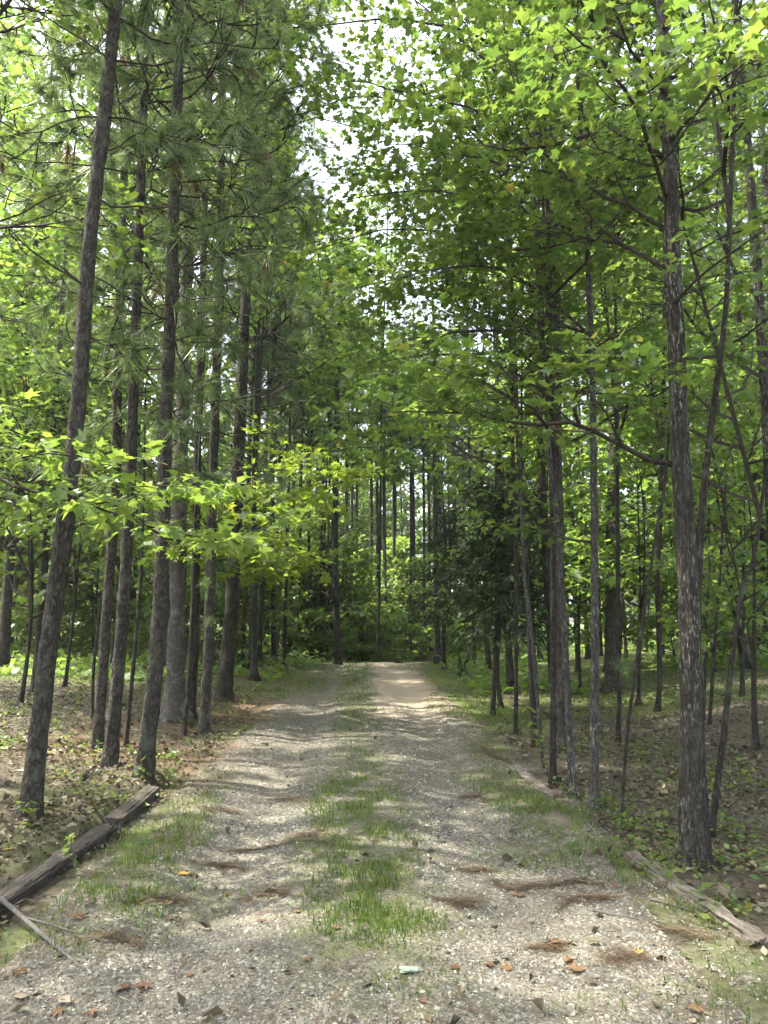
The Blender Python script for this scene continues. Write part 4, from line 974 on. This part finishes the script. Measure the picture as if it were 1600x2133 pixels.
def bough(root, paths, seed, mat, size, n_own, meshes, tw=.22, step=(.16, .13, .065), r0=.016, ratio=.40, bark='twig', name='limb', dens=1.0):
    """paths: world polylines; returns one limb part per path, leaves under it"""
    n_left = n_own
    for i, (Pw, ra, rb) in enumerate(paths):
        Pw = np.asarray(Pw, float); L = np.linalg.norm(np.diff(Pw, axis=0), axis=1).sum()
        P = catmull(Pw, max(6, int(L / step[0])))
        rj = np.random.default_rng(seed + i); P[1:-1] += rj.normal(0, .012, (len(P) - 2, 3))
        g = Grow(seed * 7 + i, tw, step, ratio, 2); g.path(P, ra, rb, 0, .14, dens); 
        S = np.array(g.S); S = S[len(P) - 1:]
        base = np.array(root.location); a = Acc(); a.add(*tube(P - base, np.linspace(ra, rb, len(P)), 8, .08, seed), 0)
        S[:, :3] -= base; S[:, 3:6] -= base; a.add(*prisms(S), 0)
        o = obj(name, a.mesh('limb', [M[bark]], True), root)
        D = g.data(); k = shaft_keep(D[:, :3], rj) | True; D = D[k]
        take = min(n_left, int(math.ceil(n_own / len(paths))))
        rest, sz = leaf_objects(o, D, take, size, mat, rj, meshes); n_left -= take
        if len(rest):
            a = Acc(); a.add(*leaves(LEAF5, D[rest, :3] - base, D[rest, 3:6], D[rest, 6:], sz[rest]), 0)
            f = obj('foliage', a.mesh('foliage', [M[mat]]), o); f['kind'] = 'stuff'
LV = leaf_variants('leaf', 1); LVY = leaf_variants('leaf_yellow', 2); LVB = leaf_variants('leaf_bright', 3)
def px_path(*p): return [at_depth(x, y, d) for (x, y, d) in p]
# near bough at the left, tree itself stands outside the frame
G = np.array([-3.7, 5.0, float(height(-3.7, 5.0))]); root = empty('sweetgum_tree', G)
tag(root, 'near sweetgum at the left edge reaching a leafy bough across the scaly pines', 'tree')
Pt = np.array([[0, 0, -.1], [.05, 0, 1.2], [.02, .05, 2.6], [.1, 0, 4.6], [0, .1, 7.5]]); Pt = catmull(Pt, 60)
obj('trunk', trunk_mesh(Pt, np.linspace(.11, .03, 60), M['bark_dark'], 3, 12), root)
st = np.array([-3.66, 5.0, 2.30])
bough(root, [([st] + px_path((-60, 975, 5.0), (0, 997, 5.0), (110, 1032, 4.95), (200, 1052, 5.0), (300, 1092, 5.1), (420, 1120, 5.3)), .019, .005),
             (px_path((200, 1050, 5.0), (262, 1022, 4.9), (330, 1010, 4.9), (410, 1012, 5.0)), .008, .004),
             (px_path((-40, 985, 5.0), (20, 955, 4.9), (90, 945, 4.8), (150, 950, 4.8)), .008, .004),
             (px_path((300, 1092, 5.1), (360, 1120, 5.3), (450, 1130, 5.6), (560, 1090, 5.9)), .008, .004)], 5, 'leaf_bright', .108, 280, LVB, .16, (.17, .14, .07), ratio=.30)  # paler leaves put this bough's sunlight into their colour
GUMS[2].place(root, G + UP * 4.2, 1.2, .85, leafm='leaf', tmpl=LEAF3, size=.092)
# bright bough beyond the pines
root, P, R = T['F']
q = lambda z: at_z(P, z)
bough(root, [([q(3.2)] + px_path((470, 1150, 12), (540, 1100, 11.8), (620, 1050, 11.6), (720, 1000, 11.5)), .014, .005),
             ([q(2.7)] + px_path((470, 1190, 11.9), (550, 1170, 11.5), (630, 1165, 11.3)), .010, .004),
             ([q(3.9)] + px_path((480, 1060, 12), (570, 980, 11.8), (660, 970, 11.6)), .010, .004)], 9, 'leaf_yellow', .15, 0, LVY, .26, (.22, .18, .09), ratio=.42)  # sunlit look of these boughs comes partly from the leaf colour
# limbs of the big oak over the driveway
root, P, R = T['R1']; Y1 = P[3][1]
bough(root, [(px_path((1408, 968, Y1), (1320, 940, Y1 - .05), (1245, 902, Y1 - .1), (1205, 880, Y1 - .1), (1140, 892, Y1), (1080, 884, Y1 + .1), (1000, 866, Y1 + .2), (900, 858, Y1 + .3), (790, 862, Y1 + .4)), .022, .005),
             (px_path((1205, 880, Y1 - .1), (1200, 820, Y1 - .3), (1260, 780, Y1 - .5), (1330, 768, Y1 - .6)), .012, .004),
             (px_path((1140, 892, Y1), (1090, 830, Y1 - .2), (1010, 800, Y1 - .2), (900, 760, Y1 - .1)), .012, .004),
             (px_path((1385, 330, Y1), (1285, 275, Y1), (1190, 297, Y1 + .1), (1060, 316, Y1 + .2), (930, 250, Y1 + .4)), .022, .005),
             (px_path((1388, 200, Y1), (1290, 60, Y1 - .5), (1240, -60, Y1 - .9)), .016, .005),
             (px_path((1392, 420, Y1), (1300, 180, Y1 - 1.0), (1180, 60, Y1 - 1.6)), .018, .005),
             (px_path((1390, 300, Y1), (1480, 200, Y1 - .9), (1560, 120, Y1 - 1.6)), .016, .005),
             (px_path((1400, 640, Y1), (1480, 560, Y1 - .6), (1590, 480, Y1 - 1.0)), .014, .005),
             (px_path((1398, 560, Y1), (1250, 500, Y1 + .5), (1080, 520, Y1 + .8), (900, 480, Y1 + 1.2)), .020, .005),
             (px_path((1396, 480, Y1), (1200, 380, Y1 + .3), (1000, 330, Y1 + .6), (820, 300, Y1 + 1.0)), .018, .005)],
      21, 'leaf', .086, 300, LV, .22, (.18, .14, .066), ratio=.40, bark='twig')
root, P, R = T['R2']; Y2 = P[3][1]
bough(root, [(px_path((1236, 1130, Y2), (1170, 1122, Y2), (1100, 1090, Y2 - .1), (1030, 1072, Y2 - .2)), .012, .004),
             (px_path((1232, 780, Y2), (1120, 700, Y2), (980, 690, Y2 - .2), (800, 740, Y2 - .2)), .018, .005),
             (px_path((1230, 700, Y2), (1060, 570, Y2), (900, 560, Y2 - .2), (740, 600, Y2)), .018, .005),
             (px_path((1222, 500, Y2), (1040, 420, Y2), (860, 400, Y2 + .2), (700, 420, Y2 + .3)), .018, .005),
             (px_path((1216, 400, Y2), (1010, 240, Y2), (820, 190, Y2), (660, 150, Y2 + .2)), .018, .005)],
      31, 'leaf', .086, 0, LV, .26, (.19, .15, .07), ratio=.42, bark='bark_lichen')
root, P, R = T['R4b']; Y3 = P[3][1]
bough(root, [(px_path((1149, 180, Y3), (980, 70, Y3 - .2), (800, 40, Y3 - .4), (600, 60, Y3 - .5)), .030, .006),
             (px_path((1150, 420, Y3), (960, 250, Y3 - .2), (760, 200, Y3 - .2), (620, 240, Y3)), .030, .006),
             (px_path((1148, 60, Y3), (960, -90, Y3 - .5), (760, -120, Y3 - .8), (600, -80, Y3 - 1)), .030, .006),
             (px_path((1152, 620, Y3), (980, 500, Y3 + .3), (800, 480, Y3 + .5), (660, 520, Y3 + .8)), .026, .006),
             (px_path((1150, 300, Y3), (1000, 380, Y3 + .8), (820, 360, Y3 + 1.4), (700, 330, Y3 + 2)), .026, .006)],
      41, 'leaf', .095, 0, LV, .34, (.30, .22, .10), ratio=.38, bark='bark_dark')
root, P, R = T['E']; Y4 = P[3][1]
bough(root, [(px_path((404, 160, Y4), (520, 70, Y4 - .2), (640, 100, Y4 - .4), (760, 150, Y4 - .5)), .026, .006),
             (px_path((401, 300, Y4), (530, 290, Y4 + .4), (650, 250, Y4 + .6), (770, 270, Y4 + .8)), .026, .006),
             (px_path((405, 20, Y4), (540, -60, Y4 - .2), (680, -20, Y4 - .2), (800, 20, Y4)), .026, .006)],
      61, 'leaf', .105, 0, LV, .36, (.30, .22, .10), ratio=.38, bark='bark_dark')
# pine saplings' tufts
def tufts_on(root, pts, dirs, sizes, seed, name='needle_tuft', dead=False):
    rr = np.random.default_rng(seed); base = np.array(root.location)
    for p, d, s in zip(pts, dirs, sizes):
        V, F = place_tufts(TUFTS_NEAR, np.array([p]) - base, np.array([d], float), np.array([s]), rr, .5)
        obj(name, make_mesh(name, V, F, [M['needle_dead' if dead else 'needle']]), root)
root, P, R = T['R10']; tp = P[-1]
tufts_on(root, [tp, tp - UP * .15, tp - UP * .3 + [.06, 0, 0], ground_px(1294, 1712) + [.06, 0, 1.25]], [(0, 0, 1), (.4, -.3, .8), (-.5, -.2, .6), (.3, -.5, .4)], [1.7, 1.6, 1.4, 1.1], 1)
root, P, R = T['R15']; tp = P[-1]
tufts_on(root, [tp, tp - UP * .12], [(0, 0, 1), (-.4, -.2, .8)], [1.3, 1.2], 2)
root, P, R = T['G']
tufts_on(root, [at_depth(430, 1210, 10.0), at_depth(436, 1290, 10.0), at_depth(455, 985, 10.0), at_depth(430, 860, 10.0), at_depth(470, 780, 10.0)], [(0, -.3, 1), (.2, -.4, .5), (.1, -.5, -.7), (.3, -.3, .5), (.3, -.5, -.4)], [1.3, 1.1, 1.5, 1.5, 1.4], 3)
tufts_on(root, [at_depth(450, 1030, 10.0)], [(.1, -.3, -1)], [1.3], 4, 'dead_needle_tuft', True)
# dead snags on the pine trunks
for key, zs in (('L1', (3.0, 4.4, 5.2)), ('D', (3.5, 4.2, 5.0)), ('B', (4.0, 4.6)), ('G', (3.4, 4.4, 5.2)), ('H', (4.0, 4.8, 5.6, 6.4)), ('F2', (3.6, 5.0))):
    root, P, R = T[key]
    for i, z in enumerate(zs): stub(root, P, R, z, (i * 2.4 + len(key)) % 6.28, .5 + .35 * ((i * 7) % 3), .011 * (1.3 if key == 'H' else 1), -.15, seed=i)

# ------------------------------------------------------------------ timbers, log, stick
def beam(p0, p1, w, h, seed, decay=.12, n=46, sides=20):
    rr = np.random.default_rng(seed); p0 = np.asarray(p0, float); p1 = np.asarray(p1, float); d = nrm(p1 - p0); sdv = nrm(np.cross(d, UP)); upv = np.cross(sdv, d)
    a = np.linspace(0, 2 * math.pi, sides, endpoint=False) + .16; c, s = np.cos(a), np.sin(a); e = .30
    bx_, bz = np.sign(c) * np.abs(c) ** e, np.sign(s) * np.abs(s) ** e
    V = []
    for k in range(n):
        u = k / (n - 1); q = p0 + (p1 - p0) * u
        f = 1 + decay * (vnoise(np.full(sides, u * n * .22), np.arange(sides) * .8, seed) - .5) * 2 + decay * .6 * (rr.random(sides) - .5)
        f = f * (1 - .10 * (np.arange(sides) % 5 == seed % 5))
        if k in (0, n - 1): f = f * .93
        V.append(q[None] + d[None] * (rr.normal(0, .012, (sides, 1)) if k in (0, n - 1) else 0) + sdv[None] * (bx_ * w / 2 * f)[:, None] + upv[None] * (bz * h / 2 * f)[:, None])
    V = np.concatenate(V); i = np.arange(n - 1)[:, None] * sides; j = np.arange(sides)[None]; j2 = (j + 1) % sides
    qd = np.stack([i + j, i + j2, i + sides + j2, i + sides + j], -1).reshape(-1, 4); F = np.concatenate([qd[:, [0, 1, 2]], qd[:, [0, 2, 3]]])
    cN = len(V); V = np.vstack([V, p0, p1]); k = np.arange(sides)
    F = np.concatenate([F, np.stack([np.full(sides, cN), (k + 1) % sides, k], -1), np.stack([np.full(sides, cN + 1), (n - 1) * sides + k, (n - 1) * sides + (k + 1) % sides], -1)])
    return V, F
def timber_mat(name, dark, mid, pale, axis):
    t = NT(name); v = t.coords((1, 1, 1)); ang = math.atan2(axis[1], axis[0])
    mp = t.n('Mapping'); mp.inputs['Rotation'].default_value = (0, 0, -ang); t.l(v, mp.inputs['Vector'])
    mp2 = t.n('Mapping'); mp2.inputs['Scale'].default_value = (.06, 1, 1); t.l(mp.outputs[0], mp2.inputs['Vector'])
    g = t.noise(mp2.outputs[0], 70, 5, .75); b = t.noise(v, 6, 4)
    c = t.ramp(g, [(.32, dark), (.5, mid), (.72, pale)]); c = t.mix(t.ramp(b, [(.4, (0, 0, 0)), (.75, (.7, .7, .7))]), c, dark)
    t.pbr(c, .95, t.bump(g, 1.0, .02), .15); return t.m
def put_timber(label, a, b, w, h, seed, lift, mat, decay=.1):
    c = (a + b) / 2; c = np.array([c[0], c[1], float(height(c[0] + .1, c[1]))])
    V, F = beam(a - c + UP * lift, b - c + UP * lift, w, h, seed, decay)
    o = obj('landscape_timber', make_mesh('landscape_timber', V, F, [mat]), None, c); tag(o, label, 'timber')
tA, tB = ground_px(316, 1660), ground_px(232, 1730); tC, tD = ground_px(226, 1738), ground_px(-60, 1935)
TM = timber_mat('weathered timber', (.022, .019, .015), (.080, .069, .055), (.20, .18, .145), tB - tA)
put_timber('short weathered timber lying behind the long one at the left driveway edge', tB + [0, 0, .0], tA, .16, .13, 3, .03, TM, .07)
put_timber('long dark cracked timber edging the driveway at the lower left', tD, tC, .14, .12, 4, .02, TM, .16)
rA, rB, rC, rD = ground_px(1072, 1603), ground_px(1142, 1662), ground_px(1312, 1788), ground_px(1590, 1975)
TL = timber_mat('rotten timber', (.06, .05, .038), (.20, .175, .135), (.40, .36, .29), rD - rC)
put_timber('short pale rotten timber edging the driveway beside the slim right trees', rB, rA, .09, .06, 5, .02, TL, .35)
put_timber('long pale rotten timber edging the driveway at the lower right', rD, rC, .095, .07, 6, .012, TL, .40)
# stick at the lower left
G = ground_px(90, 1975); a = Acc()
pp = [ground_px(-30, 1885) + UP * .09, ground_px(40, 1932) + UP * .06, ground_px(110, 1985) + UP * .04, ground_px(182, 2032) + UP * .012]
a.add(*tube(catmull(np.array(pp) - G, 26), np.linspace(.014, .008, 26), 8, .12, 5))
tw = [ground_px(40, 1932) + UP * .055, ground_px(110, 1950) + UP * .05, ground_px(170, 1965) + UP * .04, ground_px(240, 1972) + UP * .012]
a.add(*tube(catmull(np.array(tw) - G, 18), np.linspace(.006, .003, 18), 6, .1, 6))
for (x0, y0, x1, y1) in ((20, 1915, 60, 1890), (110, 1985, 90, 2030), (140, 1958, 120, 1925)):
    a.add(*tube(catmull(np.array([ground_px(x0, y0) + UP * .06, ground_px((x0 + x1) / 2 + 8, (y0 + y1) / 2) + UP * .07, ground_px(x1, y1) + UP * .03]) - G, 9), np.linspace(.005, .002, 9), 5))
o = obj('fallen_branch', a.mesh('fallen_branch', [M['stick']], True), None, G); tag(o, 'dry forked branch lying on the gravel at the lower left', 'branch')
# smaller sticks
for i, (x0, y0, x1, y1, r_, lab) in enumerate([(1340, 1870, 1460, 1905, .008, 'thin stick lying beside the rotten timber at lower right'), (1340, 1528, 1420, 1512, .02, 'grey stick on the bank right of the spindly saplings'),
      (1235, 1905, 1330, 1925, .006, 'thin dark stick on the gravel at the lower right'), (1190, 1700, 1290, 1728, .008, 'thin stick lying below the lichened trees')]):
    A_, B_ = ground_px(x0, y0), ground_px(x1, y1); G = (A_ + B_) / 2; rr = np.random.default_rng(i)
    Pm = catmull(np.array([A_, (A_ + B_) / 2 + rr.normal(0, .03, 3), B_]) - G, 14); Pm[:, 2] = [float(surf(p[0] + G[0], p[1] + G[1])) - G[2] + r_ * .8 for p in Pm]
    V, F = tube(Pm, np.linspace(r_, r_ * .5, 14), 6, .12, i); o = obj('stick', make_mesh('stick', V, F, [M['stick']], None, True), None, G); tag(o, lab, 'stick')
# drifts of pine straw washed into curves
rr = np.random.default_rng(8)
DR = [(560, 1665, 660, 1672, 'curved drift of brown pine straw on the left track beside the middle grass'), (405, 1688, 500, 1700, 'small drift of pine straw at the foot of the left grass strip'), (470, 1775, 690, 1772, 'long thin line of pine straw across the left track'),
      (400, 1800, 520, 1810, 'faint pine straw line near the left grass'), (510, 1875, 610, 1868, 'dark flat drift of pine straw left of the middle grass'), (250, 1890, 400, 1880, 'drift of straw and leaves below the left timber'),
      (160, 1978, 300, 1975, 'dark drift of straw under the forked branch'), (610, 1750, 680, 1738, 'short dark straw drift at the edge of the middle grass'), (930, 1805, 1030, 1815, 'short curved straw drift on the right track'),
      (1030, 1840, 1160, 1850, 'dark curved straw drift in the middle of the right track'), (1130, 1852, 1270, 1858, 'straw drift on the right track next to an orange leaf'), (1160, 1895, 1290, 1880, 'arched straw drift on the right track above the sunny gravel'), (1370, 1930, 1480, 1950, 'thick rust brown straw clump beside the lower right timber'),
      (1110, 1980, 1190, 1975, 'straw drift in the sunny gravel at lower right'), (900, 1885, 1000, 1880, 'thin straw line right of the middle grass'), (1250, 2005, 1350, 2010, 'straw drift at the bottom right of the gravel'), (960, 1660, 1010, 1668, 'little straw drift at the right track far end'), (1060, 1595, 1010, 1560, 'straw line washed along the right edge of the track')]
for i, (x0, y0, x1, y1, lab) in enumerate(DR):
    A_, B_ = ground_px(x0, y0), ground_px(x1, y1); G = (A_ + B_) / 2; L = np.linalg.norm(B_ - A_); n = int(130 + 170 * L); big = 1.7 if 'thick' in lab else 1.0
    u = np.clip(rr.normal(.5, .25, n), 0, 1); bow = rr.uniform(-.18, .22) * L; d = nrm((B_ - A_)[:2]); nn_ = np.array([-d[1], d[0]])
    off = bow * (4 * u * (1 - u)) + rr.normal(0, .020 * big, n) * (1.15 - np.abs(2 * u - 1)) * rr.choice([.5, 1, 1, 2.6], n) + .03 * np.sin(u * rr.uniform(4, 9) + i)
    x = A_[0] + (B_ - A_)[0] * u + nn_[0] * off; y = A_[1] + (B_ - A_)[1] * u + nn_[1] * off
    az = math.atan2(d[1], d[0]) + (1 - 2 * u) * 4 * bow / max(L, .1) * .8 + rr.normal(0, .55, n) + math.pi * rr.integers(0, 2, n)
    z = surf(x, y) + .004 + np.abs(rr.normal(0, .008 * big, n)); k = straw_strands(x - G[0], y - G[1], z - G[2], az, rr.uniform(.06, .16, n), rr, .0030)
    a = Acc(); a.add(*k); o = obj('pine_straw_drift', a.mesh('pine_straw_drift', [M['straw']]), None, G); tag(o, lab, 'pine straw'); o['kind'] = 'stuff'
# fallen leaves one can pick out
FLV = {}
for c_ in ('orange_leaf', 'yellow_leaf', 'brown_leaf'):
    FLV[c_] = []
    r_ = np.random.default_rng(len(c_))
    for k in range(4):
        v = LEAF5[0].copy(); v[:, :2] *= r_.uniform(.85, 1.1, (len(v), 1)); v[:, 2] = .22 * np.abs(v[:, 0]) * r_.uniform(.3, 1.4) + .25 * (v[:, 1] - .4) ** 2 * r_.uniform(-1, 2) + r_.normal(0, .05, len(v))
        v[:, 1] -= .4; v[:, 2] -= v[:, 2].min(); FLV[c_].append(make_mesh('fallen_leaf', v, LEAF5[1], [M[c_]]))
NL = [(382, 1826, 'yellow', 'yellow orange fallen leaf on gravel just right of the left grass', 1.2), (396, 1824, 'brown', 'brown curled leaf touching the yellow one by the left grass', .9), (332, 1756, 'brown', 'dark brown leaf standing up in the left grass', 1.0), (412, 1765, 'brown', 'red brown leaf on the left track beside the grass', .9), (527, 1742, 'orange', 'small orange leaf in the middle of the left track', .7),
      (472, 1864, 'brown', 'brown leaf alone on the left track', 1.0), (160, 1922, 'orange', 'orange brown leaf on the gravel below the left timber', 1.3), (345, 1885, 'brown', 'dark leaf caught in the straw below the timber', 1.1), (355, 1912, 'brown', 'small leaf pale brown below the dark straw leaf', .8), (40, 2040, 'orange', 'orange leaf at the lower left edge of the gravel', 1.1),
      (262, 2060, 'orange', 'orange leaf left of a brown one at the lower left', 1.0), (300, 2055, 'brown', 'red brown leaf pair mate at the lower left gravel', 1.2), (395, 2032, 'orange', 'flat orange leaf right of the leaf pair at lower left', .7), (120, 2115, 'brown', 'dark leaf at the bottom edge left', 1.2), (190, 2110, 'brown', 'brown leaf at the bottom edge right of the dark one', 1.0),
      (1080, 1866, 'brown', 'curled rust brown leaf on the right track', 1.4), (1280, 1852, 'brown', 'brown leaf near the lower right timber grass', .9), (1145, 1838, 'orange', 'small orange leaf at the end of the straw drift', .7), (1158, 1968, 'orange', 'bright orange leaf lying in the sunny gravel', 1.1), (1020, 2018, 'brown', 'dark brown leaf at the lower edge of the sunny gravel', .9),
      (948, 2028, 'orange', 'orange leaf right of the white crumpled cup', .8), (1055, 2020, 'orange', 'pale orange leaf beside the dark leaf in the sunny gravel', 1.0), (1200, 2030, 'orange', 'orange curled leaf at the bottom of the sunny gravel', 1.4), (1185, 2010, 'orange', 'orange leaf just above the curled one', 1.1), (1330, 1998, 'yellow', 'yellow green leaf on the straw at lower right', .9), (1362, 1900, 'brown', 'rust leaf left of the thick straw clump', .9),
      (665, 1562, 'orange', 'red orange leaf far up the left track', .9), (637, 1570, 'brown', 'dark leaf beside the red orange one far up the left track', .8), (620, 1912, 'orange', 'pale orange leaf left of the middle grass', .7), (545, 1928, 'orange', 'faded leaf pair on the left track', .8), (1450, 2120, 'orange', 'tan leaf at the bottom right corner', 1.2), (1440, 1845, 'brown', 'leaf lying at the foot of the big oak', 1.0),
      (15, 1772, 'yellow', 'golden leaf in the weeds at the left edge', 1.0), (108, 1780, 'orange', 'orange leaf behind the long dark timber', .9), (1550, 1772, 'orange', 'pale leaf right of the big oak foot', 1.0), (700, 1945, 'brown', 'brown leaf in the lower middle grass', .9), (880, 2100, 'brown', 'brown leaf at the bottom middle', .8), (640, 2010, 'brown', 'small dark leaf low on the left track', .8)]
for i, (px, py, c_, lab, s_) in enumerate(NL):
    G = ground_px(px, py); G[2] = float(surf(G[0], G[1])) + .006; o = obj('fallen_leaf', FLV[c_ + '_leaf'][i % 4], None, G, (rr.normal(0, .1), rr.normal(0, .1), rr.uniform(0, 6.28)), .070 * s_)
    tag(o, lab, 'leaf')
# crumpled paper cup
G = ground_px(852, 2040); G[2] = float(surf(G[0], G[1])); t = NT('pale cup paper'); t.pbr((.22, .27, .20), .8, None, .4)
V, F = tube(np.array([[-.055, 0, .03], [-.03, 0, .032], [0, .004, .03], [.03, 0, .027], [.055, -.004, .025]]), np.array([.028, .027, .025, .022, .019]), 18, .22, 4, False)
V[:, 2] = .004 + (V[:, 2] - V[:, 2].min()) * .55; o = obj('paper_cup', make_mesh('paper_cup', V, F, [t.m], None, False), None, G, (0, 0, .1), .75); tag(o, 'pale green white crushed paper cup on the gravel at bottom centre', 'cup')
# seedlings
def seedling(px, py, H, n, label, seed, mat='leaf_yellow', size=.07):
    G = ground_px(px, py); r_ = np.random.default_rng(seed); root = empty('seedling', G); Q = [np.array([0, 0, -.02])]; d = UP.copy()
    for k in range(6): d = nrm(d + r_.normal(0, .10, 3)); Q.append(Q[-1] + d * H / 6)
    V, F = tube(np.array(Q), np.linspace(.005, .002, 7), 5); obj('stem', make_mesh('stem', V, F, [M['stem']], None, True), root)
    ms = LV if mat == 'leaf' else LVY
    for k in range(n):
        q = Q[1 + int(r_.integers(1, 6))] + r_.normal(0, .02, 3); o = obj('leaf', ms[k % 4], root, q, (r_.normal(-.3, .3), r_.normal(0, .3), r_.uniform(0, 6.28)), size * r_.uniform(.7, 1.3))
    tag(root, label, 'seedling')
for i, a in enumerate([(1118, 1568, .55, 22, 'leafy bright seedling at the foot of the crooked sapling', 1), (1140, 1610, .4, 14, 'small leafy seedling just in front of the bright seedling', 2), (410, 1470, .35, 12, 'bright little seedling right of the grey trunk', 3), (150, 1800, .22, 10, 'small green seedling behind the long dark timber', 4),
       (1480, 1660, .3, 10, 'green seedling at the right of the leaning thin tree foot', 5), (1560, 1640, .3, 12, 'seedling on the leaf litter at the right edge', 6), (60, 1725, .2, 10, 'seedling at the foot of the leaning pine', 7), (305, 1625, .2, 9, 'seedling by the foot of the straight pine behind the timber', 8)]):
    seedling(*a)

# ------------------------------------------------------------------ tell look-alikes apart by what they stand beside
LANDMARKS = [(105, 'leaning scaly pine'), (235, 'pine pair'), (325, 'straight scaly pine'), (368, 'smooth grey trunk'), (478, 'stout dark pine'), (590, 'left trunk row'), (704, 'thickest end trunk'), (927, 'small far cedar'), (1034, 'drooping cedar'), (1112, 'crooked sapling'), (1165, 'broad straight trunk'), (1240, 'white blotched trunk'), (1318, 'spindly pine sapling'), (1436, 'big lichened oak'), (1520, 'thin leaning tree')]
ORD = ['nearest one', 'second nearest', 'third nearest', 'fourth nearest', 'fifth nearest', 'sixth nearest', 'seventh nearest', 'eighth nearest', 'ninth nearest', 'tenth nearest', 'eleventh nearest', 'twelfth nearest', 'thirteenth nearest', 'fourteenth nearest', 'fifteenth nearest', 'sixteenth nearest', 'seventeenth nearest', 'eighteenth nearest']
bins = {}
SHORT = {'shrub': 'leafy shrub', 'understorey_tree': 'bright young tree', 'broadleaf_tree': 'leafy tree', 'pine_tree': 'slim pine'}
for o in bpy.data.objects:
    if o.parent is None and o.get('group') and o.get('category') in ('shrub', 'tree', 'pine tree'):
        k = o.name.split('.')[0]; px = 800 + F_PX * o.location.x / (o.location.y * CP)
        lm = min(LANDMARKS, key=lambda t: abs(t[0] - px)); sd = 'left' if px < lm[0] else 'right'
        bins.setdefault((k, sd, lm[1]), []).append(o)
for (k, sd, lm), os_ in bins.items():
    os_.sort(key=lambda o: o.location.y)
    for i, o in enumerate(os_):
        o['label'] = '%s far back just %s of the %s%s' % (SHORT.get(k, 'leafy tree'), sd, lm, '' if len(os_) == 1 else (', ' + ORD[i] if i < 18 else ', among the farthest'))
        o['group'] = {'shrub': 'shrubs', 'understorey_tree': 'young trees', 'pine_tree': 'slim pines'}.get(k, 'leafy trees') + ' back in the wood'

# ------------------------------------------------------------------ thin summer haze between the trunks
hv = NT('summer haze'); pv = hv.n('VolumePrincipled'); pv.inputs['Color'].default_value = (.93, .97, .95, 1); pv.inputs['Density'].default_value = .0007; pv.inputs['Anisotropy'].default_value = .35
hv.l(pv.outputs[0], hv.out.inputs['Volume'])
bx = np.array([[x, y, z] for x in (-270, 270) for y in (-30, 400) for z in (-2.5, 27.0)], float)
bf = np.array([[0, 1, 3, 2], [4, 6, 7, 5], [0, 4, 5, 1], [2, 3, 7, 6], [0, 2, 6, 4], [1, 5, 7, 3]])
o = obj('haze', make_mesh('haze', bx, bf, [hv.m])); tag(o, 'thin pale summer haze filling the wood', 'haze', kind='stuff')
cy.volume_bounces = 0
